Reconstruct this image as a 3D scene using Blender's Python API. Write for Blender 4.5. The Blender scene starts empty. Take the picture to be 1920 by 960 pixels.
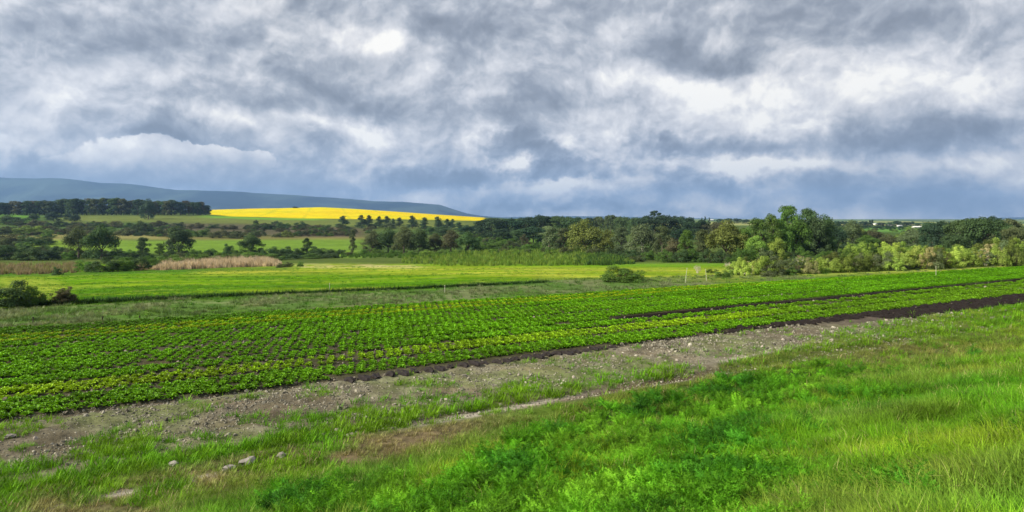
import bpy, math, random
import numpy as np
from mathutils import Vector

# ------------------------------------------------------------------ camera
PI = math.pi
F, HY, CX, H = 1251.0, 410.0, 960.0, 5.0      # focal length / horizon row / centre column in photo pixels, eye height
scene = bpy.context.scene
C = scene.collection
cam_data = bpy.data.cameras.new('camera'); cam = bpy.data.objects.new('camera', cam_data); C.objects.link(cam)
cam.location = (0, 0, H); cam.rotation_euler = (PI/2, 0, 0)
cam_data.sensor_width = 36.0; cam_data.lens = 36.0*F/1920.0
cam_data.shift_y = -(480.0-HY)/1920.0
cam_data.clip_start = 0.1; cam_data.clip_end = 40000
scene.camera = cam
scene.view_settings.view_transform = 'Standard'; scene.view_settings.look = 'None'
scene.view_settings.exposure = 0.60; scene.view_settings.gamma = 1.0
try:
    scene.cycles.max_bounces = 6; scene.cycles.diffuse_bounces = 2; scene.cycles.transmission_bounces = 3
    scene.cycles.transparent_max_bounces = 4; scene.cycles.volume_bounces = 0
except Exception: pass

SUN_EL, SUN_AZ = math.radians(33), math.radians(-112)      # azimuth clockwise from the view direction (+Y): from the left, a little behind
sun_dir = Vector((math.sin(SUN_AZ)*math.cos(SUN_EL), math.cos(SUN_AZ)*math.cos(SUN_EL), math.sin(SUN_EL)))
sl = bpy.data.lights.new('sun', 'SUN'); sl.energy = 4.9; sl.angle = math.radians(0.6); sl.color = (1, 0.93, 0.80)
so = bpy.data.objects.new('sun', sl); C.objects.link(so)
so.rotation_euler = sun_dir.to_track_quat('Z', 'Y').to_euler()

# ------------------------------------------------------------------ node helper
class NT:
    def __init__(s, nt): s.t = nt; s.n = nt.nodes; s.l = nt.links
    def put(s, sock, v):
        if v is None: return
        if isinstance(v, bpy.types.NodeSocket): s.l.new(v, sock)
        else: sock.default_value = v
    def node(s, ty, **kw):
        n = s.n.new(ty)
        for k, v in kw.items(): setattr(n, k, v)
        return n
    def m(s, op, a, b=None, c=None, clamp=False):
        n = s.node('ShaderNodeMath', operation=op, use_clamp=clamp)
        for i, v in enumerate((a, b, c)): s.put(n.inputs[i], v)
        return n.outputs[0]
    def vm(s, op, a, b=None, c=None, out=0):
        n = s.node('ShaderNodeVectorMath', operation=op)
        for i, v in enumerate((a, b, c)): s.put(n.inputs[i], v)
        return n.outputs[out]
    def noise(s, vec, scale, detail=4, rough=.55, out=0, dist=0.0):
        n = s.node('ShaderNodeTexNoise'); s.put(n.inputs['Vector'], vec)
        n.inputs['Scale'].default_value = scale; n.inputs['Detail'].default_value = detail
        n.inputs['Roughness'].default_value = rough; n.inputs['Distortion'].default_value = dist
        return n.outputs[out]
    def ss(s, v, a, b, lo=0., hi=1., kind='SMOOTHSTEP'):
        n = s.node('ShaderNodeMapRange', interpolation_type=kind); s.put(n.inputs[0], v)
        for i, x in zip((1, 2, 3, 4), (a, b, lo, hi)): n.inputs[i].default_value = x
        return n.outputs[0]
    def mix(s, f, a, b, mode='MIX'):
        n = s.node('ShaderNodeMix', data_type='RGBA', blend_type=mode)
        s.put(n.inputs[0], f); s.put(n.inputs[6], a); s.put(n.inputs[7], b)
        return n.outputs[2]
    def ramp(s, v, stops, interp='EASE'):
        n = s.node('ShaderNodeValToRGB'); s.put(n.inputs[0], v); cr = n.color_ramp; cr.interpolation = interp
        while len(cr.elements) < len(stops): cr.elements.new(.5)
        for e, (p, c) in zip(cr.elements, stops): e.position = p; e.color = (*c, 1)
        return n.outputs[0]

# ------------------------------------------------------------------ world: Nishita sky under a broken cloud deck
w = bpy.data.worlds.new('World'); scene.world = w; w.use_nodes = True
k = NT(w.node_tree); k.n.clear()
wout = k.node('ShaderNodeOutputWorld')
geo = k.node('ShaderNodeTexCoord').outputs['Generated']
sep = k.node('ShaderNodeSeparateXYZ'); k.put(sep.inputs[0], geo)
X_, Y_, Z_ = sep.outputs
az = k.m('ARCTAN2', X_, Y_)
hor = k.m('SQRT', k.m('ADD', k.m('MULTIPLY', X_, X_), k.m('MULTIPLY', Y_, Y_)))
el = k.m('ARCTAN2', Z_, hor)
pc = k.node('ShaderNodeCombineXYZ'); k.put(pc.inputs[0], az); k.put(pc.inputs[1], el)
P0 = pc.outputs[0]
# periodic cloud coordinate: direction, stretched so that clouds are wider than tall and tighter at the horizon
elw = k.m('MULTIPLY', k.m('POWER', k.m('MAXIMUM', el, 0.0), 0.95), 1.08)
cc = k.node('ShaderNodeCombineXYZ'); k.put(cc.inputs[0], X_); k.put(cc.inputs[1], Y_); k.put(cc.inputs[2], elw)
P3 = cc.outputs[0]
wn = k.noise(P3, 4.0, 5, .58, out=1)
warp = k.vm('MULTIPLY', k.vm('SUBTRACT', wn, (.5, .5, .5)), (.13, .075, 0))
wn2 = k.noise(P3, 19.0, 6, .62, out=1)
warp2 = k.vm('MULTIPLY', k.vm('SUBTRACT', wn2, (.5, .5, .5)), (.060, .045, 0))
PW = k.vm('ADD', k.vm('ADD', P0, warp), warp2)
vo = k.node('ShaderNodeTexVoronoi', feature='SMOOTH_F1'); k.put(vo.inputs['Vector'], k.vm('ADD', P3, k.vm('MULTIPLY', k.vm('SUBTRACT', wn2, (.5, .5, .5)), (.03, .03, .03)))); vo.inputs['Scale'].default_value = 34; vo.inputs['Smoothness'].default_value = .25; vo.inputs['Detail'].default_value = 2
puff = vo.outputs['Distance']
PF = k.vm('ADD', P0, k.vm('MULTIPLY', k.vm('SUBTRACT', wn2, (.5, .5, .5)), (.042, .034, 0)))
PF = k.vm('ADD', PF, k.vm('MULTIPLY', k.vm('SUBTRACT', k.noise(P3, 60.0, 5, .6, out=1), (.5, .5, .5)), (.022, .018, 0)))
def ang(px, py):
    x = (px-CX)/F; return math.atan(x), math.atan(((HY-py)/F)/math.sqrt(1+x*x))
def blob(acc, px, py, rx, ry, amp, vec=None, sharp=None):
    a, e = ang(px, py); sx = rx/F*math.cos(a)**2; sy = ry/F*math.cos(a)
    q = k.vm('MULTIPLY_ADD', vec or PW, (1/sx, 1/sy, 0), (-a/sx, -e/sy, 0))
    d = k.vm('DOT_PRODUCT', q, q, out=1)
    g = k.ss(d, 1.0+sharp, 1.0-sharp) if sharp else k.m('POWER', math.exp(-1), d)
    return k.m('MULTIPLY_ADD', g, amp, acc)
P3W = k.vm('ADD', P3, k.vm('MULTIPLY', k.vm('SUBTRACT', wn, (.5, .5, .5)), (.11, .11, .11)))
n1 = k.noise(P3, 3.6, 6, .55, dist=.2); n2 = k.noise(k.vm('MULTIPLY', P3W, (1, 1, 1.15)), 8.5, 10, .58)
n3 = k.noise(P3W, 30.0, 8, .62)
off = k.vm('ADD', P3W, (-.012, 0, .030))
e1 = k.m('SUBTRACT', k.noise(P3W, 5.5, 8, .50), k.noise(off, 5.5, 8, .50))
off2 = k.vm('ADD', P3W, (-.005, 0, .012))
e2 = k.m('SUBTRACT', k.noise(P3W, 19.0, 7, .55), k.noise(off2, 19.0, 7, .55))
relief = k.m('ADD', k.m('MULTIPLY', e1, 1.5), k.m('MULTIPLY', e2, .95))
bil = k.m('ABSOLUTE', k.m('MULTIPLY_ADD', k.noise(P3W, 13.0, 5, .5), 2.0, -1.0))
base = k.m('ADD', k.m('MULTIPLY_ADD', k.m('SUBTRACT', n1, .5), 0.45, .49), k.m('MULTIPLY', k.m('SUBTRACT', n2, .5), .85))
base = k.m('MULTIPLY_ADD', k.m('SUBTRACT', n3, .5), .16, base)
base = k.m('ADD', base, relief)
base = k.m('MULTIPLY_ADD', k.m('SUBTRACT', bil, .2), .25, base)
L = base
BRIGHT = [(50,235,190,60,.20),(40,150,140,40,.08),(560,45,80,34,.16),(745,80,95,26,.30),(840,150,120,30,.14),(400,212,130,20,.24),
 (490,145,60,24,.12),(690,238,52,22,.45),(590,222,50,17,.28),(1285,170,110,34,.34),(1372,60,70,45,.34),(1500,120,50,60,.28),
 (1480,205,190,44,.24),(1700,140,170,55,.20),(1385,304,180,14,.42),(1372,288,34,16,.3),(962,318,16,18,.55),(900,262,36,32,.34),
 (1045,358,120,15,.36),(1230,345,60,12,.12),(1830,300,70,17,.22),(1880,335,50,14,.14),(1045,272,50,14,.30),(1120,60,70,30,.14),(1180,240,110,20,.18),
 (1850,150,110,50,.16),(1600,300,90,12,.10),(630,300,80,26,.12),(180,180,110,30,.08),(1000,130,120,40,.10)]
DARK = [(70,45,150,40,-.16),(250,60,110,40,-.10),(640,120,80,28,-.08),(785,215,110,24,-.22),(790,328,95,24,-.28),(1385,122,100,22,-.36),
 (1260,95,90,30,-.18),(1080,110,60,26,-.12),(1480,262,300,18,-.24),(1850,245,140,24,-.20),(1600,352,300,28,-.24),(1360,340,120,14,-.16),(300,255,260,20,-.16),(560,300,70,22,-.05),(70,310,40,30,-.10),
 (60,335,190,40,-.16),(1080,399,260,8,-.22),(1750,380,260,24,-.18),(1650,50,230,50,-.14),(1480,20,200,40,-.16),(860,60,90,40,-.12),(300,365,300,22,-.20),
 (560,180,120,18,-.08),(900,30,100,30,-.08),(1100,210,120,26,-.10),(980,205,90,24,-.12),(600,345,140,18,-.12),(160,215,120,30,-.04)]
for b in BRIGHT+DARK: L = blob(L, *b[:4], b[4]*1.25)
PR = k.vm('ADD', PF, k.vm('MULTIPLY', k.vm('SUBTRACT', k.noise(P3, 11.0, 6, .65, out=1), (.5, .5, .5)), (.085, .060, 0)))
for b in [(955,272,56,26,-.34),(1015,296,46,16,-.26),(1065,322,105,18,-.30),(905,330,55,20,-.28),(1250,262,24,24,-.22),(790,335,90,16,-.14)]: L = blob(L, *b, PR, .75)
# the cumulus over the left ridge: crisp top, soft base
cum = 0.0
for b in [(150,312,75,26),(215,290,75,30),(285,282,70,32),(350,292,65,28),(410,300,55,28),(470,302,40,22),(300,325,240,26)]:
    cum = blob(cum, *b, 1.0, PF, .16)
cum = k.m('MINIMUM', cum, 1.0)
cshade = k.m('MULTIPLY_ADD', k.m('SUBTRACT', .45, puff), .22, k.ss(el, ang(300,345)[1], ang(300,268)[1], -.14, .30))
L = k.mix(cum, L, k.m('MULTIPLY_ADD', L, .35, .40))
L = k.m('MULTIPLY_ADD', cum, k.m('ADD', cshade, k.m('MULTIPLY', k.m('SUBTRACT', n2, .5), .3)), L)
L = k.m('MULTIPLY_ADD', k.m('SUBTRACT', L, .52), 1.15, .545)
L = k.m('ADD', L, k.ss(el, .11, .0, 0, .10))
L = k.m('MAXIMUM', k.m('MINIMUM', L, 1.2), 0.0)
cl = k.ramp(L, [(0.0, (.20,.225,.27)), (.22, (.26,.29,.345)), (.42, (.365,.395,.45)), (.60, (.51,.53,.575)), (.80, (.68,.685,.71)), (1.0, (.90,.885,.85))], 'LINEAR')
warm = k.noise(P3, 2.4, 3, .5)
cl = k.mix(k.ss(warm, .45, .7, 0, .35), cl, k.mix(1.0, cl, (1.04, 1.0, .93, 1), 'MULTIPLY'))
lowblue = k.ss(el, .16, .02)
cl = k.mix(k.m('MULTIPLY', k.m('MULTIPLY', lowblue, .75), k.ss(L, .8, .3)), cl, k.mix(1.0, cl, (.80, .93, 1.12, 1), 'MULTIPLY'))
sky = k.node('ShaderNodeTexSky', sky_type='NISHITA'); sky.sun_disc = False
sky.sun_elevation = SUN_EL; sky.sun_rotation = SUN_AZ
nish = k.vm('SCALE', sky.outputs[0]); nish.node.inputs['Scale'].default_value = 0.10
cover = k.ss(n1, .30, .42, .80, 1.0)
final = k.mix(cover, nish, k.vm('MULTIPLY', cl, (1.0, 1.0, 1.0)))
bg = k.node('ShaderNodeBackground'); k.put(bg.inputs[0], final); bg.inputs[1].default_value = 0.80
k.l.new(bg.outputs[0], wout.inputs[0])

# ------------------------------------------------------------------ numpy noise
def _hash(ix, iy, seed):
    h = (ix.astype(np.int64)*374761393 + iy.astype(np.int64)*668265263 + seed*1442695041) & 0xffffffff
    h = ((h ^ (h >> 13))*1274126177) & 0xffffffff
    return ((h ^ (h >> 16)) & 0xffff)/65535.0
def vnoise(x, y, seed=0):
    x = np.asarray(x, float); y = np.asarray(y, float)
    ix = np.floor(x); iy = np.floor(y); fx = x-ix; fy = y-iy
    fx = fx*fx*(3-2*fx); fy = fy*fy*(3-2*fy)
    a = _hash(ix, iy, seed); b = _hash(ix+1, iy, seed); c = _hash(ix, iy+1, seed); d = _hash(ix+1, iy+1, seed)
    return (a*(1-fx)+b*fx)*(1-fy)+(c*(1-fx)+d*fx)*fy
def fbm(x, y, sc, oct=4, seed=0):
    x = np.asarray(x, float); y = np.asarray(y, float); r = 0; a = .5; f = 1/sc; t = 0
    for o in range(oct):
        r = r + a*vnoise(x*f, y*f, seed+o*17); t += a; a *= .55; f *= 2.03
    return r/t
def sst(x, a, b): 
    t = np.clip((x-a)/(b-a), 0, 1); return t*t*(3-2*t)

# ------------------------------------------------------------------ terrain
RA = math.atan(2140/F)
DX, DY = math.sin(RA), math.cos(RA)            # direction of the crop rows
NX, NY = -math.cos(RA), math.sin(RA)           # across the rows, away from the camera
def st(x, y): return NX*x+NY*y, DX*x+DY*y
def xy(s, t): return NX*s+DX*t, NY*s+DY*t
TY = [40, 55, 75, 100, 140, 190, 230, 300, 400, 500, 600, 700, 850, 1100, 1350, 2000, 3000, 5000, 12000]
TPX = [-600, 0, 300, 600, 960, 1300, 1600, 1920, 2500]
TPY = {
 -600:[572,545,525,513,500,488,478,460,440,425,412,402,399,396,399,408,410,411,411],
 0:   [572,545,525,513,500,488,478,460,440,425,412,402.5,400,397,400,408,410,411,411],
 300: [566,538,520,509,498,487,477,460,441,426,413,403,399,395,399,408,410,411,411],
 600: [566,535,518,507,497,486,477,461,444,430,418,411,403,388.5,396,408,410,411,411],
 960: [566,524,510,502,494,483,474,461,447,436,427,420,415,410,411,412,411,411,411],
 1300:[566,524,511,502,492,481,472,460,447,438,431,426,422,417,415,414,412.5,411,411],
 1600:[566,524,505,492,480,470,463,453,443,436,431,427,423,419.5,418,415.5,413,411,411],
 1920:[566,524,500,486,475,466,460,452,443,437,432,428,424,420,418,416,413,411,411],
 2500:[566,524,499,484,474,466,460,452,443,437,432,428,424,420,418,416,413,411,411]}
TZ = np.array([[H-(TPY[p][j]-HY)/F*TY[j] for j in range(len(TY))] for p in TPX])
LY = np.log(np.array(TY, float))
def crest(px):            # extra lift that rounds the rapeseed hill
    return np.interp(px, [380, 450, 550, 640, 760, 900, 1000], [0, 1.2, 1.6, .4, .6, 1, 0])
def height(x, y):
    x = np.asarray(x, float); y = np.asarray(y, float)
    r = np.hypot(x, y)
    yy = np.maximum(np.where(y > .15*r, y, .15*r), .01)
    px = np.clip(CX+F*x/yy, TPX[0]+.01, TPX[-1]-.01)
    fi = np.interp(px, TPX, np.arange(len(TPX))); i0 = np.floor(fi).astype(int); i0 = np.minimum(i0, len(TPX)-2); fx = fi-i0
    fx = fx*fx*(3-2*fx)*.5+fx*.5
    ly = np.clip(np.log(np.maximum(yy, 1)), LY[0], LY[-1]-1e-6)
    fj = np.interp(ly, LY, np.arange(len(LY))); j0 = np.minimum(np.floor(fj).astype(int), len(LY)-2); fy = fj-j0
    z = (TZ[i0, j0]*(1-fx)+TZ[i0+1, j0]*fx)*(1-fy)+(TZ[i0, j0+1]*(1-fx)+TZ[i0+1, j0+1]*fx)*fy
    s, t = st(x, y)
    z = z*sst(s, 34, 50)
    z = z+(fbm(x, y, 60, 3, 5)-.5)*1.2*sst(yy, 80, 200)*(1-sst(yy, 500, 900)*.6)
    sc = np.clip(s, -2, 13.5)
    bank = 3.35*np.clip(1-sc/13.5, 0, 1.15)**1.3
    z = z+bank*(1-sst(np.abs(t), 150, 400)*.0)
    z = z+(fbm(x, y, 2.0, 3, 9)-.5)*.62*sst(s, 15, 8)*sst(s, -6, 2)
    # furrows, ruts, ditch
    for fs, wd, dp in FURROWS: z = z-dp*np.exp(-((s-fs)/wd)**2)*sst(t, -40, -20)
    rut = np.exp(-((s-15.5)/.35)**2)*sst(t, 3, 9)+np.exp(-((s-17.3)/.3)**2)*.6
    z = z-.10*rut
    soil = sst(s, 15.6, 16.6)*sst(s, 21.2, 20.4)
    z = z+soil*(fbm(x, y, .45, 4, 31)-.5)*.16
    return z
FURROWS = [(20.65,.22,.10),(22.78,.13,.12),(24.45,.22,.10),(26.0,.25,.14),(28.8,.16,.08),(32.1,.16,.07)]
def ditch_y(px): return np.interp(px, [-400,0,130,350,500,700,960,1015,1060], [592,574,570,560,552,544,532,529,527])
_YS = np.geomspace(3.0, 9000, 900)
def gpt(px, py):          # where the line of sight at (px, py) first meets the ground
    u = (px-CX)/F; v = (HY-py)/F; ys = _YS
    for _ in range(1):
        d = H+v*ys-height(u*ys, ys); i = np.argmax(d <= 0)
        if d[i] > 0: return None
        ys = np.linspace(ys[max(i-1, 0)], ys[i], 24)
    d = H+v*ys-height(u*ys, ys); i = int(np.argmax(d <= 0)); Y = float(ys[i])
    return u*Y, Y, float(height(u*Y, Y))
def proj(x, y, z):
    y = np.maximum(y, .01); return CX+F*x/y, HY-F*(z-H)/y

# ---- colours of the land (albedo), as a function of place
def poly_mask(px, py, pts, soft):
    """soft inside test of a band: pts = [(px, top, bottom), ...]"""
    xs = [p[0] for p in pts]; a = np.interp(px, xs, [p[1] for p in pts]); b = np.interp(px, xs, [p[2] for p in pts])
    return sst(py, a-soft, a+soft)*sst(py, b+soft, b-soft)*sst(px+(py*37 % 19), xs[0]-30, xs[0]+30)*sst(px+(py*29 % 23), xs[-1]+30, xs[-1]-30)
def feather_mask(px, py, x, y):
    n = fbm(x, y, 2.2, 3, 71)
    edge = np.interp(px, [500, 760, 960, 1150, 1300, 1500, 1700, 1920], [1080, 960, 830, 752, 712, 676, 700, 720])
    m = sst(py, edge-14, edge+25)
    right = np.interp(py, [650, 700, 760, 850, 960], [1640, 1600, 1440, 1400, 1350])
    m = m*sst(px, right+170, right-60)
    return np.clip(m*sst(n, .22, .38), 0, 1)
def ground_color(x, y, z):
    s, t = st(x, y); px, py = proj(x, y, z); front = y > 3
    px = np.where(front, px, 3000); py = np.where(front, py, 700)
    n1 = fbm(x, y, 3, 4, 1); n2 = fbm(x, y, .5, 3, 2); n3 = fbm(x, y, 14, 4, 3); n4 = fbm(x, y, 60, 4, 4)
    col = np.zeros(x.shape+(3,)); 
    def put(m, c): 
        m = np.clip(m, 0, 1)[..., None]; col[:] = col*(1-m)+np.asarray(c)*m
    put(np.ones_like(x), (.085, .15, .022))
    put(sst(n4, .4, .65)*.6, (.13, .19, .03))
    # bright field between the ditch and the valley
    bright = sst(s, 44, 48)*sst(py, 492, 500)
    an = fbm(x*.18+y*.05, y, 3.2, 4, 21); an2 = fbm(x*.12+y*.04, y, 9, 3, 22)
    lf = (.72+.28*sst(px, 200, 900)); put(bright, (.095, .225, .006)); put(bright*sst(an2, .45, .65)*.7*sst(px, -200, 900), (.19, .31, .012)); put(bright*sst(an2, .45, .30)*.7, (.062, .165, .008)); put(bright*sst(an, .50, .66)*.75, (.070, .17, .01)); put(bright*sst(an, .46, .32)*.6, (.22, .31, .02)); dg = np.abs(((x*.55+y*.83+2*n3) % 5.2)-2.6); put(bright*sst(dg, .9, .2)*.45*sst(px, 1000, 700), (.075, .18, .01)); put(bright*sst(n1, .55, .72)*.35, (.25, .28, .06))
    strip = np.abs(((s*1.0+n3*3) % 7.0)-3.5); put(bright*sst(px, 800, 500)*sst(strip, .7, .2)*.35, (.22, .30, .05))
    put(poly_mask(px, py, [(380,505,516),(620,496,512),(900,500,516),(1120,503,524),(1200,503,530),(1420,504,530)], 5)*sst(an, .3, .55)*.85, (.34, .36, .045))
    put(poly_mask(px, py, [(0,516,560),(60,520,566),(130,530,566)], 6)*.6, (.30, .34, .05))
    put(poly_mask(px, py, [(1350,505,522),(1560,502,516),(1920,496,506)], 4)*.85, (.30, .36, .06))
    put(poly_mask(px, py, [(1150,487,498),(1380,487,497)], 4)*.7, (.16, .30, .03))
    put(poly_mask(px, py, [(560,494,503),(680,494,502),(800,496,504)], 3)*sst(n1, .35, .6)*.8, (.42, .38, .16))
    put(poly_mask(px, py, [(-200,513,521),(0,511,519),(150,509,516),(300,505,511),(560,500,506)], 2)*.7, (.05, .13, .02))
    # valley floor and far slopes
    val = sst(py, 497, 490)*sst(y, 90, 120); put(val, (.060, .10, .025)); put(val*sst(n4, .45, .6)*.6, (.09, .12, .03))
    mead = lambda p, c, k=1., so=3: put(poly_mask(px, py, p, so)*k, c)
    mead([(55,452,470),(130,448,476),(260,452,474)], (.15, .24, .03)); mead([(200,452,472),(330,450,475),(560,448,478),(690,446,486)], (.13, .22, .03))
    mead([(0,440,452),(80,438,450),(330,437,448)], (.24, .22, .08), .8); mead([(300,444,450),(560,442,449),(700,443,449)], (.22, .18, .07), .6)
    mead([(560,432,443),(640,430,444),(690,430,444)], (.12, .085, .06), .8)
    mead([(300,418,434),(450,418,440),(600,424,444),(690,428,444)], (.095, .075, .055), .75)
    mead([(0,402,418),(60,402,418),(75,403,414)], (.10, .22, .03)); mead([(120,403,418),(300,404,416),(640,411,424),(900,415,430)], (.13, .16, .04), .9)
    mead([(880,440,490),(1000,446,490),(1100,460,490)], (.10, .18, .03), .8)
    mead([(1590,430,438),(1660,426,434),(1720,430,436)], (.12, .26, .05)); mead([(1560,436,446),(1600,436,450)], (.25, .34, .06))
    far = sst(py, 424, 421)*sst(px, 1150, 1250); put(far, (.10, .17, .05)); put(far*sst(fbm(x, y, 260, 2, 41), .5, .6), (.26, .28, .10)); put(far*sst(fbm(x, y, 190, 2, 43), .56, .6), (.05, .09, .04))
    # rapeseed in flower
    can = sst(px, 392, 396)*sst(px, 912, 902)*sst(y, 705, 720)*sst(y, 1750, 1500)
    lo = np.interp(px, [380, 440, 520, 640, 760, 900], [401, 406, 408, 411, 411, 414])
    can = can*sst(py, lo+.8, lo-.8)
    put(can, (.62, .50, .004)); put(can*sst(fbm(x*.25, y, 30, 3, 51), .5, .64)*.6, (.42, .42, .01)); put(can*sst(np.abs(((x*.9+y*.25) % 46)-23), 2.6, .8)*.5, (.30, .36, .02)); put(can*sst(fbm(x, y, 120, 3, 52), .5, .6)*.5, (.66, .46, .004))
    put(poly_mask(px, py, [(392,388,391),(600,388.6,390.4),(700,394,395)], .7)*.5, (.5, .55, .03))
    put(poly_mask(px, py, [(392,404,408),(500,408.5,412),(620,410,413)], .8), (.13, .28, .03))
    # weedy grey-green strip
    wsd = sst(s, sfar(t)-.4, sfar(t)+.6)*sst(s, sfar(t)+10.5, sfar(t)+7.5)*sst(t, 62, 30)
    put(wsd, (.085, .15, .035)); put(wsd*sst(n1, .5, .7)*.7, (.17, .18, .09)); put(wsd*sst(n1, .42, .3)*.7, (.07, .17, .012))
    # crop soil
    crop = sst(s, 20.4, 20.7)*sst(s, sfar(t)+.2, sfar(t)-.2); put(crop, (.055, .055, .028)); put(crop*sst(n2, .4, .7)*.5, (.10, .088, .058))
    put(crop*sst(y, 30, 60), (.055, .11, .012))
    fur = 0
    for fs, wd, dp in FURROWS: fur = fur+np.exp(-((s-fs)/wd)**2)*sst(t, -40, -20)
    put(fur*crop*.8, (.13, .11, .08))
    # bare track and bank
    tr = sst(s, np.maximum(btop(t)-.2, 14.6), np.maximum(btop(t)+.6, 15.4))*sst(s, 20.7, 20.2)
    put(tr, (.150, .134, .088)); put(tr*sst(n2, .35, .7)*.6, (.28, .255, .185)); put(tr*sst(n1, .55, .35)*.5, (.085, .070, .048))
    put(tr*sst(n1*.6+n3*.4, .47, .6)*.6, (.12, .16, .045))
    rut = np.exp(-((s-15.5)/.45)**2)*sst(t, 4, 9)*sst(t, 34, 24); put(rut*.85, (.10, .065, .045))
    bank = sst(s, np.maximum(btop(t)+.5, 15.6), np.maximum(btop(t)-.6, 14.4))
    put(bank, (.075, .12, .018)); put(bank*sst(n1, .45, .6)*.6, (.11, .095, .045)); put(bank*sst(n3, .5, .62)*sst(px, 1000, 800), (.16, .125, .07))
    put(sst(t, 30, 44)*(s > 14)*sst(s, 19.6, 19.3), (.075, .16, .012)); put(bank*feather_mask(px, py, x, y), (.035, .10, .012))
    dark = np.exp(-((s-26.1)/.6)**4)*sst(t, 20.5, 22.5); put(dark*1.2, (.016, .013, .012))
    dark2 = sst(s, 18.9, 19.3)*sst(s, 21.15, 20.9)*sst(t, 25, 33)*1.4; put(dark2*.7, (.085, .07, .055)); put(dark2*sst(t, 42, 60), (.022, .018, .017))
    dark3 = sst(s, 20.0, 20.2)*sst(s, 20.95, 20.7)*sst(t, 5.5, 6.5)*sst(t, 17, 15.5); put(dark3*.15, (.035, .025, .02))
    for qx, qy, wx, wy in ((265,917,48,6),(330,905,22,5),(385,928,26,6),(575,892,20,4),(1420,664,26,3),(940,768,60,5)):
        put(np.exp(-(((px-qx-(py-qy)*-3.5)/wx)**2+((py-qy+(px-qx)*.18)/wy)**2)**1.5)*.9, (.40, .36, .29))
    put(bank*sst(px, 1000, 800)*sst(n2, .55, .7)*.7, (.045, .038, .022))
    # dark line of growth in the ditch
    dl = np.abs(py-ditch_y(px)); put(sst(dl, 3.2, 1.2)*sst(px, 1060, 1000)*sst(s, 40, 43), (.022, .05, .012))
    return col
def btop(t): return np.interp(t, [-30, 4, 10, 16, 20, 29, 36, 46, 90], [12.4, 13.2, 14.4, 15.1, 16.5, 17.6, 18.4, 18.7, 18.7])
def sfar(t): return 38.0-.055*(np.asarray(t, float)+5)

fa = np.radians(np.arange(-42, 42.001, .135)); bk = np.radians(np.concatenate([np.arange(46, 180, 6), np.arange(-180, -42, 6)]))
A = np.sort(np.concatenate([fa, bk]))
R = [.6]
while R[-1] < 11500:
    r = R[-1]; R.append(r+min(max(.09 if r > 3 else .4, r*r/6255*1.35), max(r*.035, .09)))
R = np.array(R)
RR, AA = np.meshgrid(R, A, indexing='ij'); gx = RR*np.sin(AA); gy = RR*np.cos(AA); gz = height(gx, gy)
gcol = ground_color(gx, gy, gz)
nr, na = RR.shape
verts = np.concatenate([np.stack([gx, gy, gz], -1).reshape(-1, 3), [[0, 0, float(height(0., .01))]]])
ii = np.arange(nr-1)[:, None]; jj = np.arange(na)[None, :]; j2 = (jj+1) % na
quads = np.stack([ii*na+jj, (ii+1)*na+jj, (ii+1)*na+j2, ii*na+j2], -1).reshape(-1, 4)[:, ::-1]
def np_mesh(name, v, f, mat, colors=None, smooth=True):
    me = bpy.data.meshes.new(name); v = np.asarray(v, np.float32); f = np.asarray(f, np.int32)
    me.vertices.add(len(v)); me.vertices.foreach_set('co', v.ravel())
    n, q = f.shape; me.loops.add(n*q); me.loops.foreach_set('vertex_index', f.ravel())
    me.polygons.add(n); me.polygons.foreach_set('loop_start', np.arange(n, dtype=np.int32)*q)
    me.polygons.foreach_set('use_smooth', np.full(n, smooth))
    if colors is not None:
        a = me.attributes.new('col', 'FLOAT_COLOR', 'POINT'); a.data.foreach_set('color', np.concatenate([colors, np.ones((len(colors), 1))], 1).astype(np.float32).ravel())
    me.update(calc_edges=True); me.validate()
    if mat: me.materials.append(mat)
    return me
def tag(o, label=None, cat=None, group=None, kind=None):
    if label: o['label'] = label
    if cat: o['category'] = cat
    if group: o['group'] = group
    if kind: o['kind'] = kind
    return o
def link(name, me, parent=None):
    o = bpy.data.objects.new(name, me); C.objects.link(o); o.parent = parent; return o

# ------------------------------------------------------------------ materials
def material(name):
    m = bpy.data.materials.new(name); m.use_nodes = True; t = NT(m.node_tree); t.n.clear()
    return m, t, t.node('ShaderNodeOutputMaterial')
def ground_material():
    m, t, out = material('land')
    at = t.node('ShaderNodeAttribute', attribute_name='col').outputs['Color']
    pos = t.node('ShaderNodeNewGeometry').outputs['Position']
    f1 = t.noise(pos, 1.1, 6, .7); f2 = t.noise(pos, 9, 5, .7); f3 = t.noise(pos, .09, 5, .6)
    v = t.m('MULTIPLY', t.m('MULTIPLY', t.ss(f1, .25, .75, .62, 1.38, 'LINEAR'), t.ss(f2, .25, .75, .66, 1.34, 'LINEAR')), t.ss(f3, .3, .7, .8, 1.2, 'LINEAR'))
    c = t.vm('SCALE', at); t.put(c.node.inputs['Scale'], v)
    hue = t.noise(pos, .35, 4, .6)
    c = t.mix(t.ss(hue, .5, .75, 0, .35), c, t.vm('MULTIPLY', c, (1.35, .95, .9)))
    b = t.node('ShaderNodeBsdfDiffuse'); t.put(b.inputs['Color'], c)
    bp = t.node('ShaderNodeBump'); bp.inputs['Strength'].default_value = .7; bp.inputs['Distance'].default_value = .06
    t.put(bp.inputs['Height'], f2); t.l.new(bp.outputs[0], b.inputs['Normal'])
    t.l.new(b.outputs[0], out.inputs[0]); return m
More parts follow.
